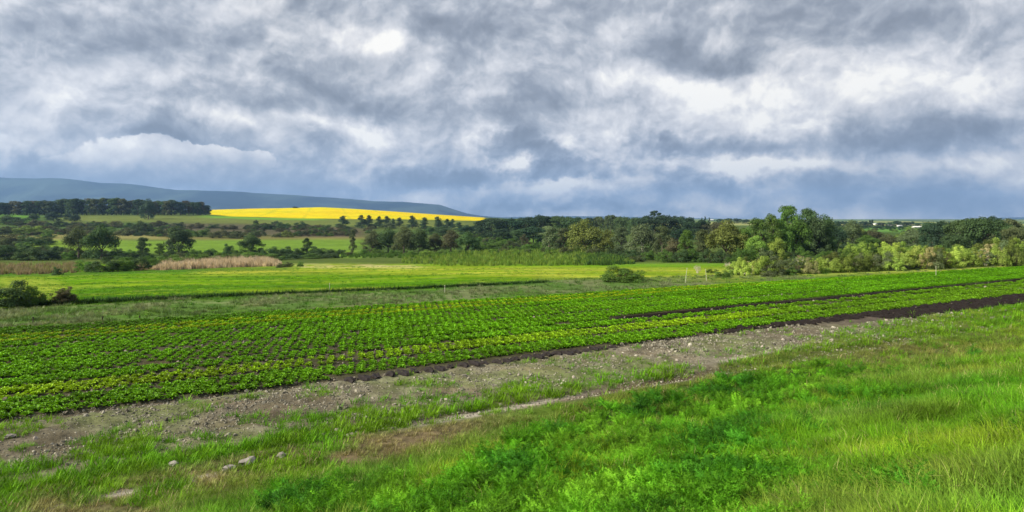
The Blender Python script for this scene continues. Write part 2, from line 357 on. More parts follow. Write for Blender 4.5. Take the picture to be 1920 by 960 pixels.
def leaf_material(name, transl=.35, rough=.5, spec=.3, lo=.6, hi=1.5, inst=True, nscale=1.3):
    m, t, out = material(name)
    at = t.node('ShaderNodeAttribute', attribute_name='tint', attribute_type='INSTANCER').outputs['Color']
    info = t.node('ShaderNodeNewGeometry')
    pos = info.outputs['Position']
    f = t.noise(pos, nscale, 3, .6)
    isl = t.ss(info.outputs['Random Per Island'], 0, 1, .72, 1.28, 'LINEAR')
    v = t.m('MULTIPLY', t.ss(f, .25, .75, lo, hi, 'LINEAR'), isl)
    c = t.vm('SCALE', at); t.put(c.node.inputs['Scale'], v)
    b = t.node('ShaderNodeBsdfPrincipled'); t.put(b.inputs['Base Color'], c); b.inputs['Roughness'].default_value = rough
    b.inputs['Specular IOR Level'].default_value = spec
    tr = t.node('ShaderNodeBsdfTranslucent'); t.put(tr.inputs[0], t.vm('MULTIPLY', c, (1.25, 1.2, .7)))
    mx = t.node('ShaderNodeMixShader'); mx.inputs[0].default_value = transl
    t.l.new(b.outputs[0], mx.inputs[1]); t.l.new(tr.outputs[0], mx.inputs[2]); t.l.new(mx.outputs[0], out.inputs[0])
    return m
def plain_material(name, c, rough=.8, var=.3, scale=8, spec=.2):
    m, t, out = material(name)
    pos = t.node('ShaderNodeTexCoord').outputs['Object']; f = t.noise(pos, scale, 5, .65)
    cc_ = t.vm('SCALE', (*c,)); t.put(cc_.node.inputs['Scale'], t.ss(f, .25, .75, 1-var, 1+var, 'LINEAR'))
    b = t.node('ShaderNodeBsdfPrincipled'); t.put(b.inputs['Base Color'], cc_); b.inputs['Roughness'].default_value = rough
    b.inputs['Specular IOR Level'].default_value = spec
    t.l.new(b.outputs[0], out.inputs[0]); return m
M_ground = ground_material()
M_leaf = leaf_material('tree_foliage', .30, .6, .08, .55, 1.55, nscale=.45)
M_crop = leaf_material('crop_leaf', .28, .55, .15, .75, 1.3, nscale=.8)
M_grass = leaf_material('grass_blade', .3, .6, .1, .6, 1.45, nscale=.9)
M_clod = leaf_material('soil_clod', 0, .95, .05, .75, 1.25, nscale=3)
M_bark = plain_material('bark', (.12, .095, .07), .9, .4, 3)
M_bark_pale = plain_material('pale_bark', (.55, .50, .42), .8, .25, 3)
M_pole = plain_material('pale_pole', (.5, .5, .36), .6, .15, 5)
M_post = plain_material('dark_post', (.05, .04, .03), .9, .3, 5)
M_stone = plain_material('stone', (.36, .31, .25), .85, .3, 14)
M_wall = plain_material('farm_wall', (.78, .76, .70), .8, .08, 1)
M_roof = plain_material('farm_roof', (.55, .56, .57), .5, .12, 1)
M_darkroof = plain_material('dark_roof', (.16, .13, .12), .7, .15, 1)

g = link('ground', np_mesh('ground', verts, quads, M_ground, np.concatenate([gcol.reshape(-1, 3), [[.1, .12, .04]]])))
tag(g, kind='structure')

# ------------------------------------------------------------------ mountains (far ridge, its own distance, real thickness)
def mountain(name, prof, Y0, Yr, Y1, px0, px1, mat, seed, step=4):
    pxs = np.arange(px0, px1+1, step, dtype=float); ys = np.concatenate([np.linspace(Y0, Yr, 34), np.linspace(Yr, Y1, 14)[1:]])
    P, Yg = np.meshgrid(pxs, ys); Xg = (P-CX)/F*Yr*(Yg/Yr)**.6
    ridge = H+(HY-np.interp(P, [a for a, b in prof], [b for a, b in prof]))/F*Yr
    up = np.where(Yg < Yr, sst(Yg, Y0-200, Yr+300)/sst(np.array(Yr), Y0-200, Yr+300), sst(Yg, Y1, Yr))
    rg = 1-np.abs(2*fbm(Xg, Yg*.6, 900, 5, seed)-1)
    Zg = -40+(ridge+40)*up*(1-.45*(rg-.55)*np.clip(1-up, 0, 1)*2.2)+ (fbm(Xg, Yg, 160, 4, seed+3)-.5)*26*np.sin(np.clip(up, 0, 1)*PI)*.8+(fbm(Xg, Yg, 260, 3, seed+8)-.5)*14*np.clip(ridge/300, 0, 1)
    v = np.stack([Xg, Yg, Zg], -1).reshape(-1, 3); a, b = Xg.shape
    i = np.arange(a-1)[:, None]; j = np.arange(b-1)[None, :]
    f = np.stack([i*b+j, i*b+j+1, (i+1)*b+j+1, (i+1)*b+j], -1).reshape(-1, 4)
    o = link(name, np_mesh(name, v, f, mat)); tag(o, kind='structure'); return o
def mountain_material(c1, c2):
    m, t, out = material('mountain_scrub_haze_tint'); pos = t.node('ShaderNodeNewGeometry').outputs['Position']
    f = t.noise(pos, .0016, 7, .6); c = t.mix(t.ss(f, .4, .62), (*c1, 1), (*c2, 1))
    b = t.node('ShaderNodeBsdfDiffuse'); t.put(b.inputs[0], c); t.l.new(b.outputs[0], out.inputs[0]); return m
M_mtn = mountain_material((.010, .028, .046), (.045, .075, .075))  # scrub colours shifted to blue: distance haze put into the albedo as well
mountain('mountain', [(-700,345),(-300,330),(0,333),(60,334),(110,334),(150,338),(190,343),(250,345),(290,351),(330,356),(440,359),(500,363),(560,366),(640,372),(700,377),(755,378.5),(800,382),(825,384),(850,392),(875,400),(905,405),(960,409),(1000,412)],
         5200, 7000, 9000, -700, 1000, M_mtn, 11)
mountain('far_hills', [(860,413),(900,408.5),(960,407),(1060,405),(1160,406),(1300,409),(1420,411),(1500,411.5),(1700,413),(1800,411),(1880,408),(1930,407),(2100,405),(2700,404)],
         7800, 9500, 10800, 860, 2700, M_mtn, 23, 6)

# ------------------------------------------------------------------ scatter of stuff (geometry nodes, point mesh -> instances)
def scatter(name, pts, rot, scl, idx, tint, meshes, kind='stuff', label=None):
    me = bpy.data.meshes.new(name); pts = np.asarray(pts, np.float32); n = len(pts)
    me.vertices.add(n); me.vertices.foreach_set('co', pts.ravel())
    for nm, ty, key, arr in (('rot', 'FLOAT_VECTOR', 'vector', rot), ('scl', 'FLOAT_VECTOR', 'vector', scl), ('tint', 'FLOAT_VECTOR', 'vector', tint), ('idx', 'INT', 'value', idx)):
        a = me.attributes.new(nm, ty, 'POINT'); a.data.foreach_set(key, np.asarray(arr, np.int32 if ty == 'INT' else np.float32).ravel())
    o = link(name, me); tag(o, label=label, kind=kind)
    ng = bpy.data.node_groups.new(name, 'GeometryNodeTree'); ng.is_modifier = True
    ng.interface.new_socket('Geometry', in_out='INPUT', socket_type='NodeSocketGeometry'); ng.interface.new_socket('Geometry', in_out='OUTPUT', socket_type='NodeSocketGeometry')
    gi = ng.nodes.new('NodeGroupInput'); go = ng.nodes.new('NodeGroupOutput'); jn = ng.nodes.new('GeometryNodeJoinGeometry')
    mp = ng.nodes.new('GeometryNodeMeshToPoints'); ng.links.new(gi.outputs[0], mp.inputs[0])
    def attr(nm, ty):
        a = ng.nodes.new('GeometryNodeInputNamedAttribute'); a.data_type = ty; a.inputs[0].default_value = nm; return a.outputs[0]
    rt, sc, ix = attr('rot', 'FLOAT_VECTOR'), attr('scl', 'FLOAT_VECTOR'), attr('idx', 'INT')
    for q, ms in enumerate(meshes):
        src = ms if isinstance(ms, bpy.types.Object) else bpy.data.objects.new(ms.name+'_source', ms)
        oi = ng.nodes.new('GeometryNodeObjectInfo'); oi.inputs[0].default_value = src; oi.inputs['As Instance'].default_value = True
        cmp = ng.nodes.new('FunctionNodeCompare'); cmp.data_type = 'INT'; cmp.operation = 'EQUAL'
        ng.links.new(ix, cmp.inputs[2]); cmp.inputs[3].default_value = q
        ip = ng.nodes.new('GeometryNodeInstanceOnPoints')
        ng.links.new(mp.outputs[0], ip.inputs['Points']); ng.links.new(cmp.outputs[0], ip.inputs['Selection']); ng.links.new(oi.outputs['Geometry'], ip.inputs['Instance'])
        e2r = ng.nodes.new('FunctionNodeEulerToRotation'); ng.links.new(rt, e2r.inputs[0]); ng.links.new(e2r.outputs[0], ip.inputs['Rotation'])
        ng.links.new(sc, ip.inputs['Scale']); ng.links.new(ip.outputs[0], jn.inputs[0])
    ng.links.new(jn.outputs[0], go.inputs[0])
    md = o.modifiers.new('scatter', 'NODES'); md.node_group = ng
    return o

# ------------------------------------------------------------------ small plant meshes
rs = np.random.RandomState(7); rnd = random.Random(5)
class MB:
    def __init__(s): s.v = []; s.f = []
    def add(s, vs, fs): b = len(s.v); s.v += [tuple(p) for p in vs]; s.f += [tuple(i+b for i in q) for q in fs]
    def mesh(s, name, mat, smooth=False):
        me = bpy.data.meshes.new(name); me.from_pydata(s.v, [], s.f); me.update()
        if mat: me.materials.append(mat)
        if smooth: me.polygons.foreach_set('use_smooth', [True]*len(me.polygons))
        return me
def blade(mb, p, az_, L_, lean, wd, seg=3, curl=.6):
    d = Vector((math.cos(az_), math.sin(az_), 0)); side = Vector((-d.y, d.x, 0)); th = lean; q = Vector(p); vs = []
    for i in range(seg+1):
        w_ = wd*(1-(i/seg)**1.4)*.5+.0005
        vs += [q-side*w_, q+side*w_] if i < seg else [q]
        q = q+(d*math.sin(th)+Vector((0, 0, 1))*math.cos(th))*(L_/seg); th += curl/seg*(.6+i*.6)
    fs = [(2*i, 2*i+1, 2*i+3, 2*i+2) for i in range(seg-1)]+[(2*seg-2, 2*seg-1, 2*seg)]
    mb.add(vs, fs)
def grass_clump(n, hgt, rad, wd, seed, lean=.25, curl=.9):
    r = random.Random(seed); mb = MB()
    for _ in range(n):
        a = r.uniform(0, 2*PI); q = rad*math.sqrt(r.random()); a2 = a+r.uniform(-.9, .9)
        blade(mb, (q*math.cos(a), q*math.sin(a), -.02), a2, hgt*r.uniform(.45, 1.1), r.uniform(0, lean)+q/rad*.25, wd*r.uniform(.7, 1.3), 3, r.uniform(.2, curl))
    return mb.mesh('grass_clump', M_grass)
def feather_plant(seed, hgt=.42, stems=7):
    r = random.Random(seed); mb = MB()
    for _ in range(stems):
        a = r.uniform(0, 2*PI); lean = r.uniform(.05, .75); p = Vector((r.uniform(-.06, .06), r.uniform(-.06, .06), 0)); L_ = hgt*r.uniform(.6, 1.1); th = lean; seg = 9
        d = Vector((math.cos(a), math.sin(a), 0)); side = Vector((-d.y, d.x, 0))
        for i in range(seg):
            up = d*math.sin(th)+Vector((0, 0, 1))*math.cos(th); nx = p+up*(L_/seg); w_ = .003*(1-i/seg)+.001
            mb.add([p-side*w_, p+side*w_, nx+side*w_*.8, nx-side*w_*.8], [(0, 1, 2, 3)])
            if i > 1:
                for sg in (-1, 1):
                    ll = .10*math.sin(PI*(i+1)/(seg+1.5))+.03
                    dr = (side*sg+up*r.uniform(.3, .9)+d*r.uniform(-.4, .4)).normalized(); e = p+dr*ll
                    wv = up.cross(dr).normalized()*.0035
                    mb.add([p-wv, p+wv, e], [(0, 1, 2)])
                    for j in range(1, 5):
                        c = p+dr*ll*(j/4.6)
                        for s2 in (-1, 1):
                            tip = c+(dr*.7+up.cross(dr)*s2*.9+Vector((r.uniform(-.5, .5), r.uniform(-.5, .5), r.uniform(-.2, .6)))).normalized()*ll*.34
                            wb = dr*.0065; mb.add([c-wb, c+wb, tip], [(0, 1, 2)])
            p = nx; th += r.uniform(0, .10)
    return mb.mesh('feathery_plant', M_grass)
def crop_plant(seed, n=22, R_=.155, hgt=.115, wd=.050):
    r = random.Random(seed); mb = MB()
    for i in range(n):
        a = i*2.399+r.uniform(-.25, .25); inner = i/n; L_ = R_*(1.15-.5*inner)*r.uniform(.85, 1.15); z1 = hgt*(.35+.75*inner)*r.uniform(.8, 1.2)
        d = Vector((math.cos(a), math.sin(a), 0)); sd = Vector((-d.y, d.x, 0)); w_ = wd*r.uniform(.7, 1.15)
        p0 = Vector((0, 0, 0)); p1 = d*L_*.55+Vector((0, 0, z1*.75)); p2 = d*L_*(1.0)+Vector((0, 0, z1*r.uniform(.8, 1.1))); ruf = Vector((0, 0, r.uniform(.01, .035)))
        mb.add([p0-sd*w_*.15, p0+sd*w_*.15, p1+sd*w_*.55+ruf, p1, p1-sd*w_*.55+ruf, p2+sd*w_*.4, p2+d*.02-ruf, p2-sd*w_*.4], [(0, 1, 2, 3), (0, 3, 4), (4, 3, 6, 7), (3, 2, 5, 6)])
    return mb.mesh('crop_leaves', M_crop)
def lump(seed, mat, name='clod', rough=.35, sub=1):
    import bmesh
    r = random.Random(seed); bm = bmesh.new(); bmesh.ops.create_icosphere(bm, subdivisions=sub, radius=.5)
    for v in bm.verts:
        v.co *= 1+r.uniform(-rough, rough); v.co.z *= .7
    me = bpy.data.meshes.new(name); bm.to_mesh(me); bm.free(); me.materials.append(mat); return me
def vec3(n, z): a = np.zeros((n, 3)); a[:, 2] = z; return a
def sc3(s): s = np.asarray(s, float); return np.stack([s, s, s], 1)

# ------------------------------------------------------------------ the crop
DT, DS = .36, .31
rows = []
edges_ = [20.62]+[f[0] for f in FURROWS[1:]]+[38.6]
for a_, b_ in zip(edges_[:-1], edges_[1:]):
    lo, hi = a_+.33, b_-.30; n = max(1, int(round((hi-lo)/DS))); 
    rows += [lo+(hi-lo)*i/max(n, 1) for i in range(n+1)]
ps = []
for ri, s0 in enumerate(rows):
    t0 = np.arange(-46, 150, DT)+.13*((ri*7) % 3); ps.append(np.stack([np.full_like(t0, s0), t0, np.full_like(t0, ri)], 1))
ps = np.concatenate(ps); s_, t_, ri_ = ps.T
n_ = len(ps); js = s_+rs.normal(0, .022, n_); jt = t_+rs.normal(0, .03, n_)
cx_, cy_ = xy(js, jt); 
keep = (cy_ > 6) & (np.abs(cx_/np.maximum(cy_, .1)) < .85) & (js < sfar(jt)-.25)
keep &= rs.rand(n_) > (.02+.12*sst(fbm(cx_, cy_, 2.2, 3, 61), .62, .75)*sst(jt, 40, 10))
keep &= ~((js > 25.45) & (js < 26.75) & (jt > 21))
keep &= ~((js < 21.15) & (((jt > 5.8) & (jt < 17)) | (jt > 23)))
keep &= ~((js > 24.4) & (js < 26) & (jt > 21) & (rs.rand(n_) < .25))
cx_, cy_, js, jt, ri_ = cx_[keep], cy_[keep], js[keep], jt[keep], ri_[keep]; n_ = len(cx_)
cz_ = height(cx_, cy_)
sz = rs.uniform(.74, 1.22, n_)*(1+.30*(fbm(cx_, cy_, 6, 2, 62)-.5)*2)
tint = np.tile([.158, .385, .005], (n_, 1))*1.0
def tmix(m, c): 
    global tint; m = np.clip(m, 0, 1)[:, None]; tint = tint*(1-m)+np.asarray(c)*m
tmix((js < 22.7)*.85, (.15, .35, .006))
tmix(((js > 22.8) & (js < 24.3))*sst(jt, 34, 26)*.8*(.6+.6*fbm(cx_, cy_, 4, 2, 64)), (.32, .50, .012))
tmix(((np.abs(js-33.7) < .3) | (np.abs(js-35.1) < .22))*.9, (.36, .50, .01))
tmix((js > 35.6)*.5*sst(jt, 10, 0), (.06, .14, .015))
tmix((np.abs(js-30.2) < .2)*.4*sst(jt, 12, 20), (.20, .32, .02))
tmix((js < 26)*sst(jt, 25, 35)*.6, (.16, .30, .012))
tmix(sst(jt, 25, 50)*.6*(js > 26), (.14, .37, .006))
tint *= (.88-.14*sst(jt, 22, 6))[:, None]*(.8+.4*fbm(cx_, cy_, 5, 3, 63))[:, None]*rs.uniform(.82, 1.18, n_)[:, None]
rz = rs.uniform(0, 6.28, n_); vi = rs.randint(0, 5, n_)
CROPM = [crop_plant(100+i) for i in range(5)]
dist = np.hypot(cx_, cy_); inframe = (np.abs(cx_/cy_*F) < 950)
cand = np.where(inframe)[0]; near = cand[np.argsort(dist[cand])[:300]]
mask = np.ones(n_, bool); mask[near] = False
scatter('crop_field', np.stack([cx_, cy_, cz_], 1)[mask], vec3(mask.sum(), rz[mask]), sc3(sz[mask]), vi[mask], tint[mask], CROPM, label='dense rows of leafy green vegetable plants covering the field beyond the nearest ones')
def ordw(n):
    o = ['','first','second','third','fourth','fifth','sixth','seventh','eighth','ninth','tenth','eleventh','twelfth','thirteenth','fourteenth','fifteenth','sixteenth','seventeenth','eighteenth','nineteenth']
    t = {2:'twent',3:'thirt',4:'fort',5:'fift',6:'sixt',7:'sevent',8:'eight',9:'ninet'}
    return o[n] if n < 20 else t[n//10]+('ieth' if n % 10 == 0 else 'y-'+o[n % 10])
ORD = ['first','second','third','fourth','fifth','sixth','seventh','eighth','ninth','tenth','eleventh','twelfth','thirteenth','fourteenth','fifteenth','sixteenth','seventeenth','eighteenth','nineteenth','twentieth','twenty-first','twenty-second','twenty-third','twenty-fourth','twenty-fifth','twenty-sixth']
pxa = cx_/cy_*F
rank = {}
for r0 in set(ri_[near].astype(int)):
    ids = cand[ri_[cand].astype(int) == r0]; ids = ids[np.argsort(pxa[ids])]
    for q, i in enumerate(ids): rank[int(i)] = q+1
for i in near:
    o = link('crop_plant', CROPM[vi[i]]); o.location = (cx_[i], cy_[i], cz_[i]); o.rotation_euler = (0, 0, rz[i]); o.scale = (sz[i],)*3
    o['tint'] = [float(q) for q in tint[i]]; rr_ = int(ri_[i])
    w_ = 'yellow green' if tint[i][0] > .17 else 'green'
    tag(o, '%s %s leafy plant from the left in the %s crop row' % (ordw(min(rank[int(i)], 99)), w_, ORD[rr_]), 'crop plant', 'crop plants in the %s row from the bare soil' % ORD[rr_])

# dark wet soil mounds at the field edge
MND = [lump(300+i, None, 'soil_mound', .42, 2) for i in range(3)]
M_wet = plain_material('wet_soil', (.020, .015, .013), .7, .5, 9)
for m_ in MND: m_.materials.clear(); m_.materials.append(M_wet)
mounds = [(20.35+rs.normal(0, .04), t0) for t0 in np.arange(6.1, 16.6, .43)]
for q, (s0, t0) in enumerate(mounds):
    x, y = xy(s0, t0); o = link('soil_mound', MND[q % 3]); o.location = (x, y, float(height(x, y))+.02); o.rotation_euler = (0, 0, RA*0+math.atan2(NY, NX)); o.scale = (.62*rnd.uniform(.7, 1.2), .23*rnd.uniform(.8, 1.2), .34)
    tag(o, '%s dark wet soil mound from the left along the crop edge' % ordw(q+1), 'soil mound', 'dark wet soil mounds along the left field edge')
ang_row = math.atan2(NY, NX); pp = []
for t0 in np.arange(22.6, 140, .44):
    for off in ((19.2, 19.75, 20.3, 20.85) if t0 > 33 else (20.3, 20.85) if t0 > 27 else (20.8,)): pp.append((off+rs.normal(0, .08), t0+rs.normal(0, .06), .50, .25, .42))
for t0 in np.arange(21.3, 140, .34): pp.append((26.1+rs.normal(0, .2), t0, .5, .34, .16))
pp = np.array(pp); x, y = xy(pp[:, 0], pp[:, 1]); n = len(x); MND2 = [lump(320+i, M_clod, 'soil_lump', .35, 2) for i in range(4)]
scatter('dark_soil_ridge', np.stack([x, y, height(x, y)], 1), vec3(n, ang_row+rs.normal(0, .2, n)), pp[:, 2:]*rs.uniform(.75, 1.25, (n, 3)), rs.randint(0, 4, n), np.tile([.016, .013, .012], (n, 1)), MND2)

# ------------------------------------------------------------------ clods, stones, weeds on the bare strip
def field_pts(n, s0, s1, t0, t1, power=1.0):
    s = rs.uniform(s0, s1, n); t = t0+(t1-t0)*rs.rand(n)**power; x, y = xy(s, t); return s, t, x, y
CL = [lump(200+i, M_clod) for i in range(4)]
s, t, x, y = field_pts(130000, 14.8, 20.9, -22, 60, 1.5)
k_ = (y > 7) & ~((s > 19.1) & (t > 28)) & (rs.rand(len(x)) < np.interp(t, [26, 40], [1, .05])) & ~((s > 19.9) & (t > 5.5) & (t < 17)) & (np.abs(x/y) < .82) & (rs.rand(len(x)) < .25+.9*sst(fbm(x, y, 1.2, 3, 81), .4, .65)) & ((s > 16.2) | ((np.abs(s-15.5) < .4) & (t > 4)))
s, t, x, y = s[k_], t[k_], x[k_], y[k_]; n = len(x)
size = np.clip(.016+rs.exponential(.020, n), .012, .17)*(1+.4*sst(y, 20, 40))
ct = np.tile([.190, .175, .135], (n, 1))*rs.uniform(.35, 1.5, n)[:, None]; ct[rs.rand(n) < .02] *= 1.5
scatter('soil_clods', np.stack([x, y, height(x, y)+size*rs.uniform(-.15, .15, n)], 1), rs.uniform(0, 6, (n, 3)), sc3(size), rs.randint(0, 4, n), ct, CL)
s, t, x, y = field_pts(36000, 20.6, 34, -40, 60, 1.0)
k_ = (y > 8) & (np.abs(x/y) < .82) & (np.min(np.abs(s[:, None]-np.array([f[0] for f in FURROWS])[None]), 1) < .28)
x, y = x[k_], y[k_]; n = len(x); size = np.clip(.03+rs.exponential(.03, n), .02, .16)
scatter('furrow_clods', np.stack([x, y, height(x, y)+size*.2], 1), rs.uniform(0, 6, (n, 3)), sc3(size), rs.randint(0, 4, n), np.tile([.17, .15, .115], (n, 1))*rs.uniform(.4, 1.4, n)[:, None], CL)
STN = [lump(240+i, M_stone, 'stone', .22, 2) for i in range(4)]
cnt = 0
while cnt < 40:
    s0 = rnd.uniform(16.4, 19); t0 = rnd.uniform(-6, 34); x, y = xy(s0, t0); px = CX+F*x/y
    if not 20 < px < 1700: continue
    cnt += 1; sc = rnd.uniform(.05, .105)*(1+.02*max(0, t0)); o = link('stone', STN[cnt % 4]); o.location = (x, y, float(height(x, y))+sc*.2); o.rotation_euler = (rnd.random(), rnd.random(), rnd.random()*6); o.scale = (sc*rnd.uniform(.8, 1.4), sc, sc*.7)
    tag(o, 'small pale stone lying on the bare cloddy soil strip', 'stone', 'pale stones on the bare soil strip')

BIGC = [lump(280+i, M_clod, 'earth_clod', .3, 2) for i in range(3)]
for q, (px, py, w_, lab) in enumerate([(465,868,.42,'largest grey earth clod in the grass at the lower left'),(430,880,.26,'flat earth clod left of the largest clod in the lower left grass'),(528,856,.26,'pale grey earth clod right of the largest clod in the lower left grass'),(325,872,.22,'small earth clod in the lower left grass above the pale mud patch'),(20,820,.22,'rounded clod on the stony strip at the left frame edge')]):
    x, y, z = gpt(px, py); o = link('earth_clod', BIGC[q % 3]); o.location = (x, y, z+.03); o.scale = (w_, w_*.7, w_*.55); o.rotation_euler = (0, 0, rnd.uniform(0, 6)); o['tint'] = [.21, .19, .165]; tag(o, lab, 'clod', 'large earth clods in the lower left grass')

# ------------------------------------------------------------------ foreground grass and weeds
G1 = [grass_clump(20, .38, .12, .010, 400+i, .8, 1.9) for i in range(4)]           # long soft grass
G2 = [grass_clump(22, .13, .10, .006, 420+i, .5, 1.2) for i in range(3)]   # short tufts
G3 = [grass_clump(12, .22, .08, .016, 440+i, .5, 1.4) for i in range(2)]   # broad weeds
FE = [feather_plant(460+i) for i in range(4)]
def seen(x, y, m=.82): return (y > 2.2) & (np.abs(x/np.maximum(y, .1)) < m)
def dens_pts(n, y0, y1, umax=.83):      # even over the picture's rows: nearer ground gets more plants per square metre
    y = 1/(rs.uniform(1/y1, 1/y0, n)); u = rs.uniform(-umax, umax, n); return u*y, y
# long grass on the bank
x = np.concatenate([dens_pts(52000, 2.8, 14)[0]*0]); x1, y1 = dens_pts(60000, 2.6, 16); x2, y2 = dens_pts(42000, 10, 75)
x = np.concatenate([x1, x2]); y = np.concatenate([y1, y2]); s, t = st(x, y); z = height(x, y); px, py = proj(x, y, z)
top = btop(t)
fm = feather_mask(px, py, x, y); nz = fbm(x, y, 1.8, 3, 91)
dirt = np.exp(-(((px-1800)/60)**2+((py-598)/8)**2))
k_ = (s < top+.8*(nz-.5)*2) & (s > -1.5) & (rs.rand(len(x)) < (1-.85*fm)*(.55+.9*sst(nz, .25, .55))*(1-dirt)) & (px > 300) & (rs.rand(len(x)) < np.interp(px, [300, 900, 1100], [.25, .6, 1]))
x, y, z, s, t, px, py, nz = [q[k_] for q in (x, y, z, s, t, px, py, nz)]; n = len(x)
hue = fbm(x, y, 2.6, 3, 92); hue2 = fbm(x, y, 6, 3, 93)
tg = np.tile([.105, .24, .008], (n, 1))
def tm(a, m, c): m = np.clip(m, 0, 1)[:, None]; return a*(1-m)+np.asarray(c)*m
tg = tm(tg, sst(hue, .45, .68)*.85, (.20, .29, .016)); tg = tm(tg, sst(hue, .45, .28)*.85, (.07, .21, .008))
tg = tm(tg, sst(hue2, .50, .66)*.35, (.19, .20, .05)); tg = tm(tg, np.exp(-(((px-1740)/120)**2+((py-655)/16)**2))*.8+np.exp(-(((px-1800)/50)**2+((py-600)/7)**2)), (.12, .09, .03)); tg = tg*(.55+.9*fbm(x, y, .9, 3, 94))[:, None]; tg = tm(tg, sst(s, 10, 14)*sst(t, 40, 20)*.6, (.14, .15, .04))
tg = tm(tg, sst(rs.rand(n), .95, .98), (.30, .29, .10)); tg *= 1.22*rs.uniform(.65, 1.35, n)[:, None]
sc = (.62+.55*nz)*rs.uniform(.75, 1.25, n)*np.interp(y, [3, 20, 60], [.85, 1.1, 1.6])*np.interp(s, [0, 9, 14, 19], [1.05, .95, .6, .5])
scatter('grass', np.stack([x, y, z], 1), np.stack([rs.uniform(-.12, .12, n), rs.uniform(.0, .3, n)*0+rs.uniform(-.12, .12, n), rs.uniform(0, 6.28, n)], 1), np.stack([sc*1.2, sc*1.2, sc], 1), rs.randint(0, 4, n), tg, G1)
# feathery bright green weeds
x, y = dens_pts(26000, 3.0, 26); s, t = st(x, y); z = height(x, y); px, py = proj(x, y, z); fm = feather_mask(px, py, x, y)
pn = fbm(x, y, 2.5, 2, 96)
k_ = (s < 14.2) & (s > .3) & (rs.rand(len(x)) < np.maximum(fm, np.maximum(.45*sst(pn, .5, .6)*sst(s, 13, 10)*(px > 500), .75*sst(pn, .42, .55)*(px > 1380)*sst(py, 780, 860))))
x, y, z, s = x[k_], y[k_], z[k_], s[k_]; n = len(x); hue = fbm(x, y, 1.1, 3, 97)
tf = tm(np.tile([.088, .26, .010], (n, 1)), sst(hue, .48, .65)*.7, (.155, .33, .018)); tf = tm(tf, sst(hue, .45, .3)*.7, (.035, .16, .012)); tf = tf*(.45+1.05*fbm(x, y, .8, 3, 99))[:, None]; tf *= 1.0*rs.uniform(.6, 1.5, n)[:, None]
sc = rs.uniform(.5, 1.0, n)*(.70+.7*fbm(x, y, 1.3, 2, 98))*np.interp(y, [3, 10, 25], [.75, .95, 1.2])
scatter('feathery_weeds', np.stack([x, y, z], 1), np.stack([rs.uniform(-.2, .2, n), rs.uniform(-.2, .2, n), rs.uniform(0, 6.28, n)], 1), sc3(sc), rs.randint(0, 4, n), tf, FE)
# short grass, dry thatch and tufts on the flat left foreground and along the track
x, y = dens_pts(120000, 6.5, 45); s, t = st(x, y); z = height(x, y); px, py = proj(x, y, z)
nz = fbm(x, y, 1.7, 4, 101); nb = fbm(x, y, .8, 3, 102)
strip = np.exp(-((s-np.interp(t, [-8, 3, 9], [15.15, 15.35, 15.9])-.2*np.sin(t*.6))/.5)**2)*sst(nz, .30, .48)*1.2*np.interp(t, [-20, 2, 9, 14, 50], [1, 1, .9, .7, .3])
verge = np.exp(-((s-16.9)/.5)**2)*sst(nz, .5, .62)*.8
low = sst(s, 15.2, 14.2)*sst(nb*.6+nz*.4, .36, .54)*.85
midw = (sst(nz*.5+nb*.5, .52, .64)*.5+.35*sst(s, 18.6, 17.2)*sst(nb, .45, .6))*(s > 16)*(s < 20.5)
rightg = sst(t, 20, 32)*(s > 15)*(s < np.minimum(btop(t)+1.2, 18.8))*sst(nz+.012*(t-28), .3, .5)
crn = np.exp(-((s-13.8)/.7)**2)*sst(t, 2, -3)
k_ = (s > 8) & (s < 20.6) & (rs.rand(len(x)) < np.clip(strip+low+midw+verge+rightg, 0, 1)*np.interp(px, [900, 1300], [1, .7])) & ~((np.abs(s-15.45) < .22) & (t > 6) & (t < 30))
x, y, z, s, t, px, py, nz, nb = [q[k_] for q in (x, y, z, s, t, px, py, nz, nb)]; n = len(x)
dry = sst(fbm(x, y, 2.4, 3, 103), .36, .52)*sst(s, 15.2, 14.5)*sst(px, 1050, 850)
ts = tm(np.tile([.10, .25, .008], (n, 1)), sst(nz, .45, .65)*.5, (.17, .28, .012)); ts = tm(ts, dry*.9, (.30, .25, .12)); ts = tm(ts, sst(rs.rand(n), .85, .9)*(s < 15), (.26, .22, .11))
ts *= 1.15*rs.uniform(.7, 1.25, n)[:, None]
sc = rs.uniform(.6, 1.2, n)*np.interp(y, [6, 20, 45], [.85, 1.1, 1.6])*(1-.35*dry)*np.where((s > 15.2) & (s < 16.6), 1.25, 1)
scatter('short_grass', np.stack([x, y, z], 1), vec3(n, rs.uniform(0, 6.28, n)), sc3(sc), rs.randint(0, 5, n), ts, G2+G3)
# rough tufts on the grey-green strip beyond the crop, and along the ditch
TU = [grass_clump(30, .28, .22, .022, 480+i, .6, 1.2) for i in range(3)]
x, y = dens_pts(26000, 26, 110); s, t = st(x, y); z = height(x, y); px, py = proj(x, y, z)
nz = fbm(x, y, 3, 3, 111); k_ = (s > sfar(t)+.2) & (s < sfar(t)+9.5) & (rs.rand(len(x)) < .25+.8*sst(nz, .35, .6))
x, y, z, nz, s = x[k_], y[k_], z[k_], nz[k_], s[k_]; n = len(x)
tt_ = tm(np.tile([.10, .18, .04], (n, 1)), sst(nz, .5, .68)*.8, (.22, .24, .13)); tt_ = tm(tt_, sst(nz, .42, .3), (.07, .20, .012)); tt_ *= rs.uniform(.7, 1.2, n)[:, None]
scatter('rough_grass', np.stack([x, y, z], 1), vec3(n, rs.uniform(0, 6, n)), sc3(rs.uniform(.4, 1.1, n)), rs.randint(0, 3, n), tt_, TU)
x, y = dens_pts(30000, 36, 190); s, t = st(x, y); z = height(x, y); px, py = proj(x, y, z)
